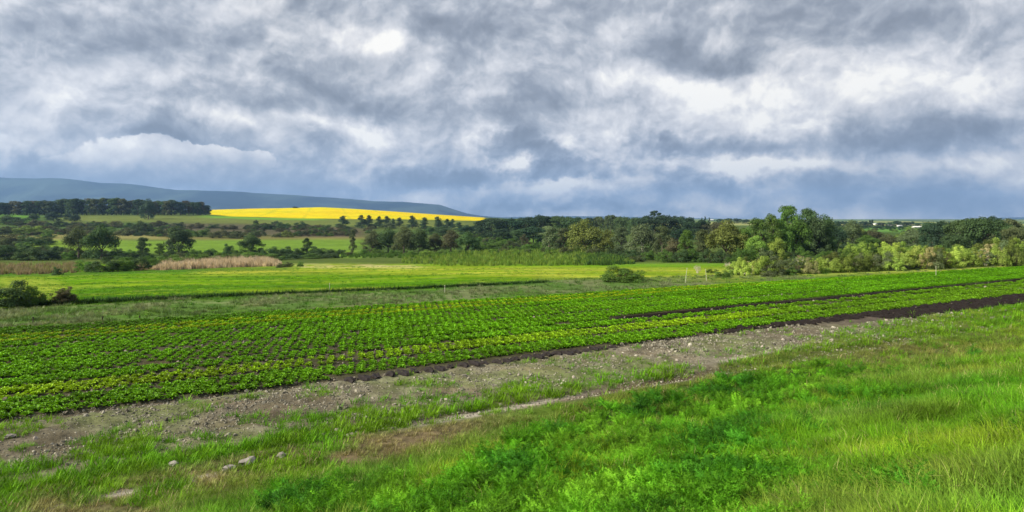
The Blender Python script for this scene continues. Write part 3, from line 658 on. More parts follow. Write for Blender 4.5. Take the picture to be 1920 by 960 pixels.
nz = fbm(x*.18+y*.05, y, 4, 3, 113); k_ = (s > 45) & (py > 499) & (py < 572) & (rs.rand(len(x)) < .15+.9*sst(nz, .40, .62)) & ((py < np.interp(px, [1300, 1920], [530, 496])) | (px < 1300))
x, y, z, nz, px, py = x[k_], y[k_], z[k_], nz[k_], px[k_], py[k_]; n = len(x)
tt_ = tm(np.tile([.10, .24, .010], (n, 1)), sst(rs.rand(n), .6, .9)*.8, (.20, .31, .02)); tt_ = tm(tt_, sst(nz, .5, .6)*.7, (.06, .17, .01)); tt_ = tm(tt_, (px > 1000)*.6, (.28, .32, .06)); tt_ *= rs.uniform(.75, 1.25, n)[:, None]
q = rs.uniform(.35, .8, n)*np.interp(y, [40, 190], [.8, 1.5])
scatter('meadow_grass', np.stack([x, y, z-.03], 1), vec3(n, rs.uniform(0, 6, n)), np.stack([q*1.6, q*1.6, q], 1), rs.randint(0, 3, n), tt_, TU)
pts = []
for px in np.arange(-60, 1030, 2.0):
    py = float(ditch_y(px)); g_ = gpt(px, py+rnd.uniform(-.6, .9))
    if g_: pts.append(g_)
pts = np.array(pts); n = len(pts)
scatter('ditch_growth', pts-[0, 0, .05], vec3(n, rs.uniform(0, 6, n)), sc3(rs.uniform(.9, 1.7, n)*np.interp(pts[:, 0]/pts[:, 1], [-.8, .1], [1.4, .9])), rs.randint(0, 3, n), np.tile([.022, .055, .012], (n, 1))*rs.uniform(.6, 1.4, n)[:, None], TU)

# ------------------------------------------------------------------ trees and shrubs
def crown_mesh(kind, seed, nleaf, ls):
    r = np.random.RandomState(seed); lob = []
    if kind == 'broad':
        for i in range(16):
            a = r.uniform(0, 6.28); q = .34*math.sqrt(r.rand()); zc = .42+.38*r.rand()*(1-(q/.36)**2)+.05; lob.append((q*math.cos(a), q*math.sin(a), zc, r.uniform(.11, .20), r.uniform(.10, .16)))
        for i in range(18): a = i*.7+r.uniform(-.3, .3); q = r.uniform(.2, .38); lob.append((q*math.cos(a), q*math.sin(a), r.uniform(.06, .5), r.uniform(.09, .16), r.uniform(.08, .14)))
        lob += [(0, 0, .84, .16, .14), (0, 0, .55, .3, .28)]
    elif kind == 'tall':
        for i in range(30):
            zc = .08+.84*((i+.5)/30); q = (.34*(1-(zc-.35)**2*1.5))*math.sqrt(r.rand()); a = r.uniform(0, 6.28); lob.append((q*math.cos(a), q*math.sin(a), zc, r.uniform(.10, .19), r.uniform(.06, .11)))
        lob += [(.05, 0, .90, .13, .09), (-.1, .05, .82, .14, .08)]
    elif kind == 'pine':
        for i in range(18):
            zc = .08+.84*((i+.5)/18); q = .30*(1.03-zc)+.02; a = r.uniform(0, 6.28); lob.append((q*math.cos(a), q*math.sin(a), zc, .15+.20*(1-zc), r.uniform(.06, .10)))
        lob.append((0, 0, .90, .10, .10))
    elif kind == 'dome':
        for i in range(22):
            a = r.uniform(0, 6.28); q = .40*math.sqrt(r.rand()); zc = .80-1.3*q*q+r.uniform(-.04, .03); lob.append((q*math.cos(a), q*math.sin(a), zc, r.uniform(.10, .15), r.uniform(.08, .12)))
        lob.append((0, 0, .5, .36, .25))
        for i in range(14): a = i*.9; q = r.uniform(.2, .42); lob.append((q*math.cos(a), q*math.sin(a), r.uniform(.08, .45), r.uniform(.09, .14), r.uniform(.08, .13)))
    elif kind == 'umbrella':
        for i in range(10): a = i*.63; q = r.uniform(.12, .38); lob.append((q*math.cos(a), q*math.sin(a), .86-.3*q*q+r.uniform(-.05, .05), r.uniform(.10, .15), .05))
        lob.append((0, 0, .92, .2, .06))
    elif kind == 'shrub':
        for i in range(17):
            a = r.uniform(0, 6.28); q = .36*math.sqrt(r.rand()); zc = .15+r.rand()*.66*(1-(q/.55)**2); lob.append((q*math.cos(a), q*math.sin(a), zc, r.uniform(.09, .16), r.uniform(.10, .2)))
        for i in range(12): a = i*.53+r.uniform(-.2, .2); q = r.uniform(.25, .4); lob.append((q*math.cos(a), q*math.sin(a), r.uniform(.08, .25), r.uniform(.08, .13), r.uniform(.08, .16)))
    elif kind == 'wispy':
        for i in range(26):
            a = r.uniform(0, 6.28); q = .40*math.sqrt(r.rand()); zc = .16+r.rand()*.74*(1-(q/.62)**2); lob.append((q*math.cos(a), q*math.sin(a), zc, r.uniform(.05, .10), r.uniform(.05, .11)))
    lob = np.array(lob); vol = (lob[:, 3]**2*lob[:, 4])**.62; pick = r.choice(len(lob), nleaf, p=vol/vol.sum())
    d = r.normal(size=(nleaf, 3)); d /= np.linalg.norm(d, axis=1)[:, None]
    d[:, 2] = np.where((d[:, 2] < -.3) & (r.rand(nleaf) < .6), -d[:, 2], d[:, 2])
    rad = 1.0-.45*r.rand(nleaf)**2+.14*r.normal(size=nleaf)*.6
    L_ = lob[pick]; p = L_[:, :3]+d*rad[:, None]*L_[:, [3, 3, 4]]
    nrm = d*1.0+r.normal(size=(nleaf, 3))*.38+[0, 0, .25]; nrm /= np.linalg.norm(nrm, axis=1)[:, None]
    a = np.cross(nrm, r.normal(size=(nleaf, 3))); a /= np.linalg.norm(a, axis=1)[:, None]; b = np.cross(nrm, a)
    sz_ = ls*r.uniform(.5, 1.3, nleaf)[:, None]; e = r.uniform(.45, .9, nleaf)[:, None]
    v = np.stack([p-a*sz_, p-b*sz_*e, p+a*sz_, p+b*sz_*e], 1).reshape(-1, 3); v[:, 2] = np.maximum(v[:, 2], .01)
    f = np.arange(nleaf*4).reshape(-1, 4)
    me = np_mesh(kind+'_crown', v, f, M_leaf, smooth=False); return me
def tube(mb, p, q, r0, r1, n=6):
    p, q = Vector(p), Vector(q); d = (q-p).normalized(); a = d.orthogonal().normalized(); b = d.cross(a); vs = []
    for c, r in ((p, r0), (q, r1)):
        for i in range(n): t = 2*PI*i/n; vs.append(c+(a*math.cos(t)+b*math.sin(t))*r)
    mb.add(vs, [(i, (i+1) % n, n+(i+1) % n, n+i) for i in range(n)])
def limb(mb, p, d, L_, r0, r, depth, gn=.35):
    p = Vector(p); d = Vector(d).normalized(); seg = 3
    for i in range(seg):
        q = p+d*L_/seg; tube(mb, p, q, r0*(1-.5*i/seg), r0*(1-.5*(i+1)/seg), 6 if depth > 1 else 4); p = q
        d = (d+Vector((r.uniform(-1, 1), r.uniform(-1, 1), r.uniform(-.2, .9)))*.16).normalized()
    if depth > 0:
        for _ in range(3): limb(mb, p-d*L_*r.uniform(0, .35), d+Vector((r.uniform(-1, 1), r.uniform(-1, 1), r.uniform(-.1, .8)))*.75, L_*r.uniform(.5, .75), r0*.5, r, depth-1)
def trunk_mesh(kind, seed, mat):
    r = random.Random(seed); mb = MB()
    if kind in ('shrub', 'wispy', 'twiggy'):
        for i in range(7 if kind != 'twiggy' else 14):
            a = r.uniform(0, 6.28); limb(mb, (.05*math.cos(a), .05*math.sin(a), -.02), (math.cos(a)*.5, math.sin(a)*.5, 1), .42, .012, r, 1 if kind != 'twiggy' else 2)
    else:
        top = {'pine': .9, 'umbrella': .55, 'tall': .45, 'broad': .28, 'dome': .38}[kind]
        tube(mb, (0, 0, -.04), (.01, 0, top*.5), .035, .027, 8); tube(mb, (.01, 0, top*.5), (0, .01, top), .027, .018 if kind != 'pine' else .006, 8)
        for i in range(7):
            a = i*.9+r.uniform(-.3, .3); zz = top*(r.uniform(.75, 1) if kind != 'pine' else r.uniform(.3, .9)); up = {'umbrella': .9, 'pine': .2}.get(kind, 1.2)
            limb(mb, (0, 0, zz), (math.cos(a), math.sin(a), up), .26 if kind != 'pine' else .14, .014, r, 1)
    return mb.mesh('trunk', mat, True)
KN = {'broad': (8500, .0185), 'tall': (7000, .019), 'pine': (3500, .026), 'dome': (8000, .019), 'umbrella': (1100, .026), 'shrub': (8000, .0175), 'wispy': (5000, .015), 'twiggy': (420, .02)}
CR, TR = {}, {}
for kd, (nl, ls) in KN.items():
    CR[kd] = [crown_mesh('wispy' if kd == 'twiggy' else kd, 500+i*13+len(kd), nl, ls) for i in range(4)]
    TR[kd] = [trunk_mesh(kd, 600+i*7, M_bark if kd != 'twiggy' else M_bark_pale) for i in range(2)]
TRW = trunk_mesh('tall', 777, M_bark_pale)
TINT = dict(D=(.036, .062, .022), B=(.022, .042, .022), G=(.052, .095, .018), O=(.075, .098, .022), M=(.050, .062, .026), S=(.070, .090, .042), L=(.11, .165, .03),
            Y=(.16, .21, .04), P=(.17, .155, .075), W=(.055, .055, .028), R=(.25, .20, .14), F=(.05, .095, .015))
TNAME = dict(D='dark green', B='blackish green', G='mid green', O='golden olive', M='dull olive', S='grey green', L='light green', Y='yellow green', P='pinkish brown', W='brown green', R='pale greyish', F='fresh green')
KNAME = dict(broad='round tree', tall='tall tree', pine='conifer', dome='domed tree', umbrella='umbrella pine', shrub='bushy shrub', wispy='wispy shrub', twiggy='twiggy shrub')
reg = []
def plant(kd, px, base, top, wpx, tc, where, group=None, label=None, name=None, pale=False, dy=0.0):
    g_ = gpt(px, base)
    if g_ is None: return
    x, y, z = g_
    if dy: y2 = y+dy; x = x/y*y2; y = y2; z = float(height(x, y))
    hgt = (base-top)/F*y*1.03; wd = wpx/F*y
    if dy: hgt = (H-(top-HY)/F*y)-z
    root = bpy.data.objects.new(name or ('shrub' if kd in ('shrub', 'wispy', 'twiggy') else 'tree' if kd != 'pine' else 'pine_tree'), None); C.objects.link(root)
    root.location = (x, y, z-.05); root.rotation_euler = (0, 0, rnd.uniform(0, 6.28)); root.empty_display_size = .5
    i = rnd.randrange(4)
    hgt *= {'dome': 1.10, 'shrub': 1.2, 'wispy': 1.12, 'pine': 1.02}.get(kd, 1.0)
    sx = wd*(1.18 if kd in ('shrub', 'wispy') else 1.12)
    for nm, me in (('crown', CR[kd][i]), ('trunk', TRW if pale else TR[kd][i % 2])):
        o = link(nm, me, root); o.scale = (sx, sx, hgt) if nm == 'crown' else (min(sx, hgt*1.1)*(2.6 if kd == 'umbrella' else 1),)*2+(hgt*.92,)
        if nm == 'crown':
            f = rnd.uniform(.82, 1.2); o['tint'] = [c*f*1.85*rnd.uniform(.93, 1.07) for c in TINT[tc]]
    reg.append(dict(o=root, kd=kd, px=px, tc=tc, where=where, group=group, label=label, h=base-top))
    return root
def R_(*rows, kd=None, where='', group=None):
    for r in rows: plant(kd, *r[:5], where, group)

# plantation along the left skyline
for i in range(50):
    px = -6+i*8.0+rnd.uniform(-2, 2); top = np.interp(px, [0, 60, 120, 210, 270, 330, 375, 395], [379, 377, 374, 372, 376, 376, 379, 386])+rnd.uniform(-1.5, 2.5)
    plant('tall', px, 403.0+rnd.uniform(-.4, .4), top, rnd.uniform(21, 29), rnd.choice('BBDMDW'), 'in the plantation on the left skyline', 'plantation trees on the left skyline')
R_((278,411,372,30,'B'),(100,414,397,34,'B'),(62,415,400,24,'D'),(140,416,401,22,'B'),(16,420,403,50,'D'),(128,412,399,16,'B'), kd='broad', where='before the left plantation', group='separate trees in front of the left plantation')
R_((36,422,410,40,'D'),(75,424,412,36,'W'),(110,425,413,40,'D'),(150,428,418,34,'W'),(185,428,417,36,'D'),(215,427,414,36,'W'),(250,430,418,34,'D'),(300,424,413,26,'W'),(335,426,417,30,'D'),(365,428,418,32,'W'),(400,428,420,30,'D'),(430,430,421,34,'W'),(470,430,421,30,'D'),(505,430,420,34,'D'),(530,430,417,26,'D'),(563,428,415,26,'D'),(585,430,422,30,'W'),(612,431,421,28,'D'),(480,421,412,10,'D'),(516,422,414,16,'D'), kd='shrub', where='on the far brown slope', group='scattered scrub on the far brown slope')
R_((8,440,426,40,'M'),(40,440,424,44,'O'),(72,438,423,36,'L'),(90,446,431,26,'G'),(20,456,438,56,'M'),(58,460,440,54,'D'),(8,466,447,40,'M'),(88,458,442,30,'D'),(165,436,424,34,'M'),(200,440,425,40,'G'),(232,441,428,36,'M'),(264,438,415,40,'D'),(300,443,429,36,'M'),(330,446,432,30,'M'),(378,444,429,40,'G'),(412,446,431,40,'M'),(447,447,434,40,'M'),(352,442,430,30,'G'),(485,442,431,30,'M'),(540,445,432,22,'O'), kd='shrub', where='in the scrub of the left valley', group='shrubs in the left valley scrub')
R_((147,484,423,52,'M'),(190,486,420,62,'D'),(335,476,422,56,'D'),(470,478,436,50,'D'), kd='broad', where='among the left valley meadows', group='large trees among the left meadows')
R_((268,479,445,30,'D'),(299,478,456,22,'G'),(575,480,446,26,'D'),(661,474,430,16,'M'), kd='tall', where='among the left valley meadows', group='slender trees among the left meadows')
R_((15,487,459,60,'D'),(55,488,462,56,'D'),(95,488,466,40,'B'),(128,486,470,26,'G'),(222,482,465,30,'D'),(243,482,468,26,'G'),(365,480,468,30,'G'),(395,478,466,26,'G'),(428,478,458,24,'D'),(445,480,466,26,'G'),(505,483,463,36,'D'),(532,482,463,36,'D'),(556,480,465,26,'D'),(598,482,463,40,'D'),(622,482,467,30,'D'),(465,486,472,40,'G'), kd='shrub', where='in the thicket below the left meadows', group='dark shrubs at the foot of the left meadows')
R_((162,509,487,44,'F'),(190,510,484,56,'D'),(222,509,484,56,'F'),(255,507,482,56,'D'),(288,503,480,54,'F'),(320,500,478,54,'G'),(352,498,477,54,'F'),(385,496,475,54,'G'),(418,494,474,54,'F'),(450,492,474,54,'G'),(482,490,474,50,'F'),(512,488,475,46,'G'),(545,486,475,44,'D'),(580,485,475,44,'G'),(615,484,474,44,'D'), kd='shrub', where='in the green row behind pale reeds', group='green bushes in the row behind the pale reeds')
R_((107,516,501,20,'D'),(370,503,494,22,'S'),(540,501,491,20,'M'),(563,500,490,14,'G'),(525,502,493,16,'M'), kd='shrub', where='beside the pale reeds', group='small shrubs beside the pale reeds')
plant('shrub', 22, 576, 527, 92, 'D', '', label='dense dark rounded bush above the ditch at the left edge', name='bush')
plant('shrub', 62, 574, 534, 40, 'G', '', label='smaller green bush touching the dense dark bush at the left edge', name='bush')
plant('wispy', 118, 570, 537, 48, 'W', '', label='brownish open bush standing apart by the ditch on the left', name='bush')
plant('shrub', 122, 570, 540, 36, 'W', '', label='low brown green bush inside the brownish open bush by the ditch', name='bush')
plant('shrub', 1166, 527, 500, 86, 'G', '', label='wide low dark green bush standing alone in the pale grass', name='bush')
for a in ((218,564,556,16,'W'),(275,562,554,18,'W'),(300,561,552,22,'M'),(325,560,552,20,'W'),(345,558,552,14,'M')): plant('shrub', *a, 'growing on the dark ditch line', 'tiny bushes on the ditch line')
# pines below the rapeseed
for i, (px, top, base, wd) in enumerate([(643,405,426,21),(678,404,428,20),(692,404,428,18),(711,406,427,16),(725,406,426,19),(737,410,425,10),(749,408,425,15),(773,405,428,20),(796,408,431,18),(821,407,434,21),(839,411,430,16),(848,411,428,13),(861,417,434,20)]):
    plant('pine', px, base, top, wd*1.15, 'B', 'in the dark row under the yellow field', 'dark pines under the yellow field')
R_((731,428,417,30,'S'),(830,442,424,40,'D'),(806,440,424,26,'D'),(875,440,421,30,'B'),(892,440,421,30,'B'),(905,440,412,26,'B'), kd='broad', where='under the dark pine row', group='small trees under the pine row')
R_((700,475,432,44,'M'),(728,474,427,52,'D'),(757,475,424,54,'M'),(786,474,428,48,'D'),(816,472,437,38,'M'),(845,472,430,46,'W'),(877,472,434,48,'D'), kd='broad', where='in the dark grove left of middle', group='trees of the dark grove left of the middle')
R_((683,478,467,24,'G'),(708,478,466,26,'G'),(740,479,468,28,'F'),(772,480,470,30,'F'),(800,480,468,30,'L'),(826,479,468,26,'G'),(655,480,471,22,'M'), kd='shrub', where='at the dark grove foot', group='low shrubs at the foot of the dark grove')
# dark domed pines on the middle skyline
R_((922,446,408,62,'B'),(955,446,409,56,'B'),(986,444,407,52,'B'),(1012,440,403,54,'B'),(1052,440,404,56,'D'),(1080,442,407,48,'D'),(945,452,428,46,'B'),(1000,456,424,52,'B'),(975,456,430,40,'D'), kd='dome', where='on the middle skyline', group='dark domed pines on the middle skyline')
R_((1105,436,407,22,'B'),(1122,436,405,26,'M'),(1145,438,402,30,'M'),(1168,440,405,34,'D'),(1192,442,407,34,'D'),(1222,448,403,56,'B'),(1252,448,402,54,'B'),(1282,448,406,56,'B'),(1308,450,411,48,'B'),(1335,450,415,44,'W'),(1352,452,417,34,'W'),(1270,456,428,50,'B'), kd='dome', where='on the skyline right of middle', group='dark trees on the skyline right of middle')
plant('umbrella', 1228, 440, 395, 26, 'B', '', label='single flat topped pine rising above the skyline right of the middle', name='umbrella_pine')
for px in (1300,1316,1322,1330,1276): plant('pine', px, 420, 407+rnd.uniform(-2,2), 5, 'B', 'as a thin spire on the far skyline', 'thin spires on the far skyline')
# grove in the middle
plant('tall', 1030, 474, 424, 46, 'S', '', label='grey green tall tree at the left end of the middle grove')
plant('tall', 1056, 473, 428, 34, 'M', '', label='narrow olive tree second from the left in the middle grove')
plant('broad', 1098, 477, 411, 80, 'O', '', label='large golden olive round tree in the middle grove')
plant('broad', 1140, 478, 430, 44, 'O', '', label='smaller golden green tree touching the large golden olive tree')
plant('tall', 1165, 480, 426, 44, 'S', '', label='grey green drooping tree just left of the white trunked tree')
plant('broad', 1205, 483, 419, 76, 'S', '', label='broad grey green tree with a forked white trunk', pale=True)
plant('tall', 1242, 484, 424, 44, 'M', '', label='dull olive tree just right of the white trunked tree')
plant('broad', 1262, 488, 446, 40, 'W', '', label='low brown green tree between the white trunked tree and the right grove')
plant('tall', 1288, 490, 431, 38, 'G', '', label='mid green narrow tree with a pointed top in the middle grove')
plant('tall', 1318, 490, 430, 44, 'M', '', label='olive tree with twin tops left of the tall golden green tree')
plant('broad', 1363, 491, 411, 82, 'O', '', label='tall golden green tree with broad base right of the twin topped tree')
plant('tall', 1395, 490, 428, 44, 'G', '', label='mid green tree between the golden green tree and the tallest group')
R_((1245,490,468,34,'G'),(1275,492,468,34,'D'),(1300,492,466,34,'G'),(1330,493,468,34,'D'),(1358,493,468,34,'D'),(1385,492,466,30,'G'),(1150,484,466,36,'D'),(1180,486,468,36,'D'),(1215,488,470,30,'G'),(1110,480,462,30,'M'),(1060,478,462,30,'M'),(1030,478,464,26,'G'), kd='shrub', where='at the foot of the middle grove', group='undergrowth shrubs of the middle grove')
R_((930,466,452,50,'G'),(965,468,452,44,'M'),(895,470,455,40,'G'),(1000,470,455,40,'G'),(985,462,440,20,'W'), kd='shrub', where='on the slope left of middle grove', group='shrubs on the slope left of the middle grove')
# tallest group right
plant('tall', 1424, 488, 410, 56, 'G', '', label='bright green left tree of the tallest group on the right')
plant('broad', 1420, 490, 440, 50, 'L', '', label='light green lower tree at the left foot of the tallest group')
plant('tall', 1448, 482, 402, 40, 'G', '', label='second tree from the left in the tallest group')
plant('tall', 1478, 478, 386, 50, 'G', '', label='tallest of all trees, highest top against the clouds')
plant('tall', 1514, 478, 391, 58, 'D', '', label='second tallest tree just right of the highest top')
plant('broad', 1545, 477, 401, 58, 'D', '', label='dark wide tree at the right side of the tallest group')
plant('broad', 1568, 474, 416, 40, 'B', '', label='blackish lower tree at the right end of the tallest group')
plant('broad', 1457, 487, 444, 44, 'Y', '', label='small yellow green tree in front of the tallest group')
R_((1462,481,409,48,'G'),(1496,479,401,56,'G'),(1530,478,406,56,'D'),(1405,488,424,44,'G'), kd='broad', where='filling the tallest group', group='trees inside the tallest group')
R_((1490,480,450,40,'G'),(1525,478,452,40,'B'),(1400,492,462,40,'G'),(1435,490,466,36,'S'), kd='shrub', where='at the foot of the tallest group', group='shrubs at the foot of the tallest group')
# behind the pale shrubs, right
R_((1598,462,412,46,'M'),(1612,458,426,40,'O'),(1640,460,428,40,'W'),(1625,466,440,50,'G'),(1665,466,438,40,'M'),(1690,466,440,36,'S'),(1712,462,428,36,'S'),(1735,460,424,36,'M'), kd='broad', where='behind the pale right shrub belt', group='mixed trees behind the pale shrubs')
R_((1748,470,415,46,'B'),(1768,472,413,44,'B'),(1800,472,411,54,'D'),(1818,468,410,44,'B'),(1845,472,405,84,'D'),(1880,468,408,66,'M'),(1905,474,424,50,'M'),(1925,474,428,50,'M'),(1862,462,404,40,'B'),(1945,474,420,60,'D'),(1790,474,440,50,'D'), kd='dome', where='in the dark clump at the right edge', group='dark trees in the clump at the right edge')
# far little trees on the right horizon
for i in range(26):
    px = 1565+i*7+rnd.uniform(-3, 3); plant('dome', px, rnd.choice([421.5, 424, 427]), 0, 0, 'B', '') if False else None
fr = [(1571,425,414,12),(1584,425,415,14),(1600,422,416,12),(1618,424,415,14),(1634,423,411,8),(1628,424,416,14),(1652,425,417,16),(1668,427,418,14),(1682,424,414,16),(1697,425,416,16),(1709,424,415,12),(1721,426,418,12),(1600,430,422,20),(1622,430,422,22),(1645,431,423,24),(1668,431,424,22),(1692,432,424,20),(1350,420,410,14),(1366,419,409,16),(1382,419,409,16),(1398,420,411,16),(1414,420,412,14),(1432,420,411,14)]
for a in fr: plant('dome', *a, 'B', 'on the far right farmland horizon', 'tiny dark trees on the far farmland')
plant('shrub', 554, 390.2, 387.6, 12, 'B', '', label='tiny dark clump on the crest of the yellow field')
# pale yellow-green shrub belt on the right
belt = []
for px in np.arange(1378, 1935, 15.5):
    b = np.interp(px, [1378, 1450, 1560, 1700, 1800, 1920], [515, 514, 509, 504, 500, 496])
    tp = np.interp(px, [1378, 1430, 1500, 1560, 1640, 1700, 1760, 1820, 1870, 1920], [490, 482, 480, 478, 474, 466, 462, 466, 456, 452])
    belt.append((px+rnd.uniform(-5, 5), b+rnd.uniform(-1, 3), tp+rnd.uniform(-4, 6), rnd.uniform(30, 46), rnd.choice('YYLLOPSY')))
for px in np.arange(1560, 1935, 21):
    b = np.interp(px, [1560, 1700, 1800, 1920], [496, 492, 489, 486]); tp = np.interp(px, [1560, 1600, 1680, 1760, 1820, 1870, 1920], [470, 458, 455, 456, 460, 450, 447])
    belt.append((px+rnd.uniform(-6, 6), b, tp+rnd.uniform(-5, 5), rnd.uniform(34, 50), rnd.choice('YYLOYG')))
for a in sorted(belt): plant(rnd.choice(['shrub', 'shrub', 'wispy']), *a, 'in the pale right shrub belt', 'pale shrubs in the belt on the right')
for a in [(1308,512,490,15),(1364,506,485,14),(1405,516,492,16),(1500,500,474,20),(1640,500,470,22),(1690,503,470,24),(1786,499,466,26),(1848,498,462,24),(1878,497,458,26)]:
    plant('twiggy', *a, 'R', 'among the pale shrubs on the right', 'twiggy bare shrubs on the right')
R_((1335,512,503,26,'L'),(1355,520,506,30,'G'),(1375,516,504,22,'L'),(1440,519,508,26,'S'),(1694,508,502,9,'D'),(1720,507,502,9,'D'),(1545,512,500,26,'L'),(1480,516,502,30,'G'), kd='shrub', where='before the pale right shrub belt', group='low shrubs before the right shrub belt')

# unique labels: by look, then by counting along the row
from collections import defaultdict
gr = defaultdict(list)
for e in reg:
    if e['label']:
        tag(e['o'], e['label'], 'shrub' if e['kd'] in ('shrub', 'wispy', 'twiggy') else 'tree', e['group'])
    else: gr[(e['group'], e['kd'], e['tc'])].append(e)
NW = [ordw(i+1) for i in range(99)]
for (gp, kd, tc), es in gr.items():
    es.sort(key=lambda e: e['px'])
    for i, e in enumerate(es):
        nm = '%s %s' % (TNAME[tc], KNAME[kd])
        lab = ('%s %s' % (nm, e['where'])) if len(es) == 1 else ('%s %s %s, from the left' % (NW[i], nm, e['where']))
        if len(lab.replace('-', ' ').split()) > 16: lab = lab.replace(', from the left', ' from left').replace(' in the ', ' in ', 1).replace(' on the ', ' on ', 1)
        tag(e['o'], lab, 'shrub' if kd in ('shrub', 'wispy', 'twiggy') else 'tree', gp)

# scrub too dense to count: valley slopes and undergrowth
def scrub(name, n, band, hpx, cols, label, seed, thr=.42):
    pts, sc, tt = [], [], []; xs = [b[0] for b in band]
    while len(pts) < n:
        px = rnd.uniform(xs[0], xs[-1]); py = rnd.uniform(np.interp(px, xs, [b[1] for b in band]), np.interp(px, xs, [b[2] for b in band]))
        if float(fbm(px, py*3.5, 55, 3, seed)) < thr: continue
        g_ = gpt(px, py)
        if g_ is None: continue
        q = hpx*rnd.uniform(.5, 1.3)/F*g_[1]; pts.append(g_); sc.append((q*rnd.uniform(1.6, 2.8), q*rnd.uniform(1.6, 2.8), q)); f = rnd.uniform(.75, 1.3); tt.append([c*f*1.7 for c in TINT[rnd.choice(cols)]])
    scatter(name, pts, vec3(n, rs.uniform(0, 6, n)), sc, rs.randint(0, 4, n), tt, CR['shrub'], label=label)
scrub('valley_scrub', 420, [(-60, 418, 444), (150, 421, 440), (400, 424, 448), (560, 426, 444), (700, 428, 442)], 8, 'DMGWMW', 'mixed low scrub covering the slope of the left valley', 311, .44)
scrub('valley_scrub', 60, [(-60, 456, 487), (60, 462, 488), (130, 476, 488)], 12, 'DDGM', 'dense dark scrub in the valley bottom at the left edge', 312, .40)
scrub('valley_scrub', 160, [(120, 476, 489), (400, 474, 486), (650, 474, 484)], 9, 'DGDM', 'low dark scrub along the stream behind the pale reeds', 313, .40)
scrub('slope_scrub', 260, [(870, 440, 478), (960, 446, 480), (1120, 455, 484)], 9, 'GGMF', 'green scrub on the slope left of the middle grove', 314, .35)
scrub('grove_undergrowth', 150, [(1120, 470, 489), (1250, 476, 493), (1400, 474, 494), (1560, 468, 486)], 12, 'DGGM', 'undergrowth along the foot of the middle grove and tallest trees', 315, .3)
scrub('distant_scrub', 260, [(1550, 428, 470), (1640, 432, 476), (1780, 432, 474), (1930, 436, 474)], 9, 'MGOSL', 'mixed scrub in the hollow behind the pale shrub belt', 316, .40)
scrub('belt_undergrowth', 260, [(1375, 500, 516), (1500, 492, 514), (1700, 486, 506), (1930, 482, 497)], 11, 'YLSPLY', 'low pale scrub filling the right shrub belt between the larger shrubs', 317, .30)
scrub('far_hedgerows', 260, [(1250, 412.5, 417), (1560, 415, 424), (1750, 416, 428), (1930, 418, 430)], 2.2, 'BDB', 'dark hedgerows and copses far off on the right farmland', 318, .52)

# ------------------------------------------------------------------ reeds
def reed_mesh(seed, hgt=1.0):
    r = random.Random(seed); mb = MB()
    for _ in range(26): 
        a = r.uniform(0, 6.28); q = .38*math.sqrt(r.random()); blade(mb, (q*math.cos(a), q*math.sin(a), 0), r.uniform(0, 6.28), hgt*r.uniform(.65, 1.1), r.uniform(0, .18), .07, 3, .4)
    return mb.mesh('reed_clump', M_grass)
RD = [reed_mesh(700+i) for i in range(3)]
def reeds(name, n, band, hp, tintc, label, var=.25):
    pts, sc, tt = [], [], []
    xs = [b[0] for b in band]
    for _ in range(n):
        px = rnd.uniform(xs[0], xs[-1]); lo_ = np.interp(px, xs, [b[1] for b in band]); hi_ = np.interp(px, xs, [b[2] for b in band]); g_ = gpt(px, rnd.uniform(lo_, hi_))
        hh = np.interp(px, xs, [b[3] for b in band]) if len(band[0]) > 3 else hp
        pts.append(g_); k2 = hh/F*g_[1]*rnd.uniform(.55, 1.2); sc.append((k2*.9, k2*.9, k2)); f = rnd.uniform(1-var, 1+var); tt.append([c*f for c in rnd.choice(tintc)])
    scatter(name, pts, vec3(n, rs.uniform(0, 6, n)), sc, rs.randint(0, 3, n), tt, RD, label=label)
pk = [(.50, .39, .28), (.56, .45, .34), (.40, .31, .22)]
reeds('pale_reeds', 900, [(285,500,506,8),(300,498,507,13),(350,496,505,15),(430,492,502,14),(500,490,500,12),(528,492,499,5)], 12, pk, 'long bed of pale pinkish dry reeds beside the green row')
reeds('pale_reeds', 500, [(-60,502,516,12),(60,500,515,11),(150,497,512,9)], 12, [(.27, .20, .14), (.22, .18, .11), (.20, .19, .08)], 'duller brownish reed bed at the left edge')
reeds('pale_reeds', 60, [(250,502,507),(280,501,507)], 10, pk, 'small patch of pale reeds left of the long bed')
gn = [(.15, .24, .03), (.11, .20, .025), (.20, .28, .045)]
reeds('green_reeds', 1500, [(755,480,494,6),(840,476,499,9),(960,474,499,10),(1090,475,498,10),(1190,482,493,7)], 10, gn, 'belt of light green reeds below the middle grove')
reeds('green_reeds', 350, [(1075,482,497,9),(1130,480,498,12),(1190,484,496,8)], 14, [(.04, .09, .02), (.06, .12, .02)], 'darker green reeds at the right end of the reed belt')
reeds('green_reeds', 350, [(640,478,484,6),(760,478,484,7),(900,474,480,7)], 7, [(.07, .14, .02)], 'low green growth along the foot of the dark grove')

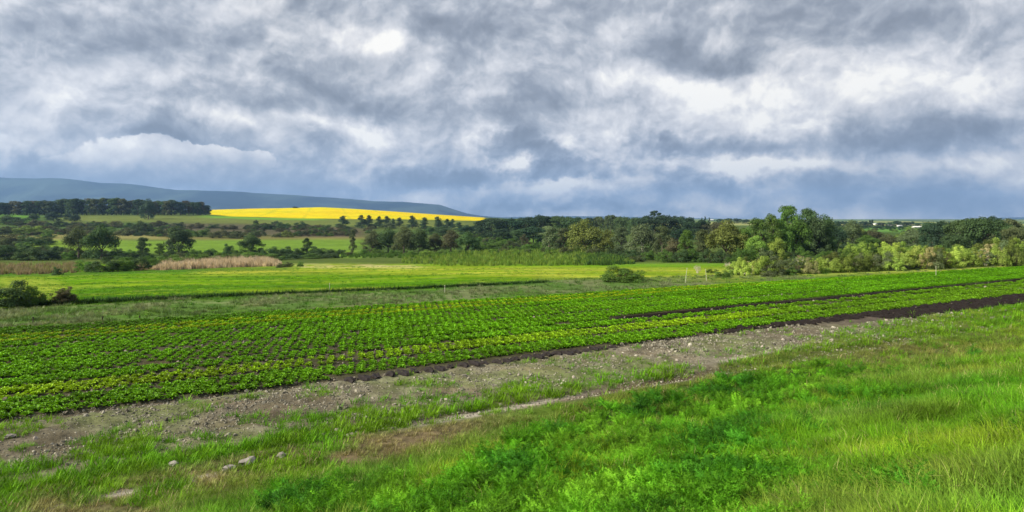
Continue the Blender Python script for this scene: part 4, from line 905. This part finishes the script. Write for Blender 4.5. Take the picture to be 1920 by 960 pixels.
# ------------------------------------------------------------------ poles, posts, rocks, farm buildings
def pole(px, base, top, lean, label, mat=M_pole, r0=.022, name='pole', cat='pole', cross=False):
    x, y, z = gpt(px, base); hgt = (base-top)/F*y; mb = MB(); tube(mb, (0, 0, -.15), (lean*hgt*.5, 0, hgt*.55), r0, r0*.85, 8); tube(mb, (lean*hgt*.5, 0, hgt*.55), (lean*hgt, 0, hgt), r0*.85, r0*.6, 8)
    root = bpy.data.objects.new(name, None); C.objects.link(root); root.location = (x, y, z); tag(root, label, cat, 'thin pale poles in the fields' if mat is M_pole else 'short dark posts beyond the crop')
    link('shaft', mb.mesh('shaft', mat), root); mc = MB(); e = Vector((lean*hgt, 0, hgt)); tube(mc, e-Vector((0, 0, r0*2)), e+Vector((0, 0, r0*.8)), r0*1.1, r0*1.1, 8); mc.add([e+Vector((math.cos(i*PI/4)*r0*1.1, math.sin(i*PI/4)*r0*1.1, r0*.8)) for i in range(8)], [tuple(range(8))])
    link('cap', mc.mesh('cap', mat), root)
pole(1285, 530, 503, .12, 'left of two leaning pale poles right of the lone bush')
pole(1325, 526, 505, -.10, 'right of two leaning pale poles right of the lone bush')
pole(1755, 518, 499, 0, 'pale pole standing before the shrub belt on the right')
pole(618, 547, 531, 0, 'pale pole on the ditch line left of the middle')
pole(834, 549, 535, 0, 'pale pole on the ditch line near the middle')
pole(62, 604, 595, 0, 'leftmost short dark post in the weedy strip', M_post, .03, 'post', 'post'); pole(192, 602, 594, 0, 'second short dark post from the left in the weedy strip', M_post, .03, 'post', 'post')
pole(262, 600, 592, 0, 'third short dark post from the left in the weedy strip', M_post, .03, 'post', 'post')
M_rock = plain_material('pale_rock', (.62, .55, .42), .9, .2, 4)
RK = [lump(820+i, M_rock, 'rock', .25, 2) for i in range(3)]
for i in range(13):
    px = 1372+i*3.0+rnd.uniform(-2, 2); x, y, z = gpt(px, 514+rnd.uniform(-1.5, 1.5)); o = link('rock', RK[i % 3]); o.location = (x, y, z+.08); o.scale = [rnd.uniform(.25, .5)]*3; o.rotation_euler = (0, 0, rnd.random()*6)
    tag(o, 'pale rock in the small heap before the left end of the shrub belt', 'rock', 'pale rocks in the small heap')
def shed(px, base, wpx, hpx, label, roofm, gable=.45, depth=9):
    x, y, z = gpt(px, base); W_ = wpx/F*y; hh = hpx/F*y; wh = hh*.62; root = bpy.data.objects.new('farm_building', None); C.objects.link(root); root.location = (x, y, z-.3); root.rotation_euler = (0, 0, rnd.uniform(-.25, .25)); tag(root, label, 'building', 'farm buildings on the far right slope')
    a = W_/2; b = min(depth, W_*.5)/2; mb = MB(); mb.add([(-a,-b,0),(a,-b,0),(a,b,0),(-a,b,0),(-a,-b,wh),(a,-b,wh),(a,b,wh),(-a,b,wh),(-a,0,hh),(a,0,hh)], [(0,1,5,4),(1,2,6,9,5),(2,3,7,6),(3,0,4,8,7)]); link('wall', mb.mesh('wall', M_wall), root)
    o_ = .06*W_; mr = MB()
    for sg in (-1, 1):
        p = [(-a-o_, sg*(b+o_), wh-.1), (a+o_, sg*(b+o_), wh-.1), (a+o_, 0, hh+.12), (-a-o_, 0, hh+.12)]; mr.add(p+[(q[0], q[1], q[2]+.15) for q in p], [(0,1,2,3),(7,6,5,4),(0,4,5,1),(1,5,6,2),(2,6,7,3),(3,7,4,0)])
    link('roof', mr.mesh('roof', roofm), root)
    for q in (-.3, .05, .32):
        mw = MB(); c = q*W_; mw.add([(c-.05*W_, -b-.05, wh*.3), (c+.05*W_, -b-.05, wh*.3), (c+.05*W_, -b-.05, wh*.75), (c-.05*W_, -b-.05, wh*.75), (c-.05*W_, -b+.02, wh*.3), (c+.05*W_, -b+.02, wh*.3), (c+.05*W_, -b+.02, wh*.75), (c-.05*W_, -b+.02, wh*.75)], [(0,1,2,3),(0,4,5,1),(1,5,6,2),(2,6,7,3),(3,7,4,0)]); link('window', mw.mesh('window', M_darkroof), root)
shed(1645, 421.6, 14, 3.2, 'long low white farm building on the far skyline right', M_roof); shed(1668, 423.6, 8, 3.6, 'small white farmhouse right of the long white building', M_wall)
shed(1687, 424.6, 9, 2.8, 'small pale shed on the far green slope', M_roof); shed(1719, 427, 16, 3.2, 'long pale shed left of the dark hill trees', M_wall)
shed(1644, 444, 8, 4, 'pale roofed cottage among the trees behind the shrub belt', M_roof); shed(1588, 434, 9, 3.4, 'small pale building just right of the tallest trees', M_wall)
shed(1333, 413.6, 8, 2.4, 'pale shed on the far hill right of the flat topped pine', M_wall); shed(1010, 418, 10, 3.4, 'pinkish roofed house between the dark domed pines', M_darkroof)

# ------------------------------------------------------------------ haze: the air itself
hm, t, out = material('haze'); pv = t.node('ShaderNodeVolumePrincipled'); pv.inputs['Density'].default_value = 9e-5; pv.inputs['Color'].default_value = (.36, .60, 1.0, 1); pv.inputs['Anisotropy'].default_value = .2
t.l.new(pv.outputs[0], out.inputs['Volume'])
mb = MB(); x0, x1, y0, y1, z0, z1 = -12500, 12500, -12500, 12500, -120, 520
mb.add([(x0,y0,z0),(x1,y0,z0),(x1,y1,z0),(x0,y1,z0),(x0,y0,z1),(x1,y0,z1),(x1,y1,z1),(x0,y1,z1)], [(3,2,1,0),(4,5,6,7),(0,1,5,4),(1,2,6,5),(2,3,7,6),(3,0,4,7)])
tag(link('haze', mb.mesh('haze', hm)), kind='stuff')
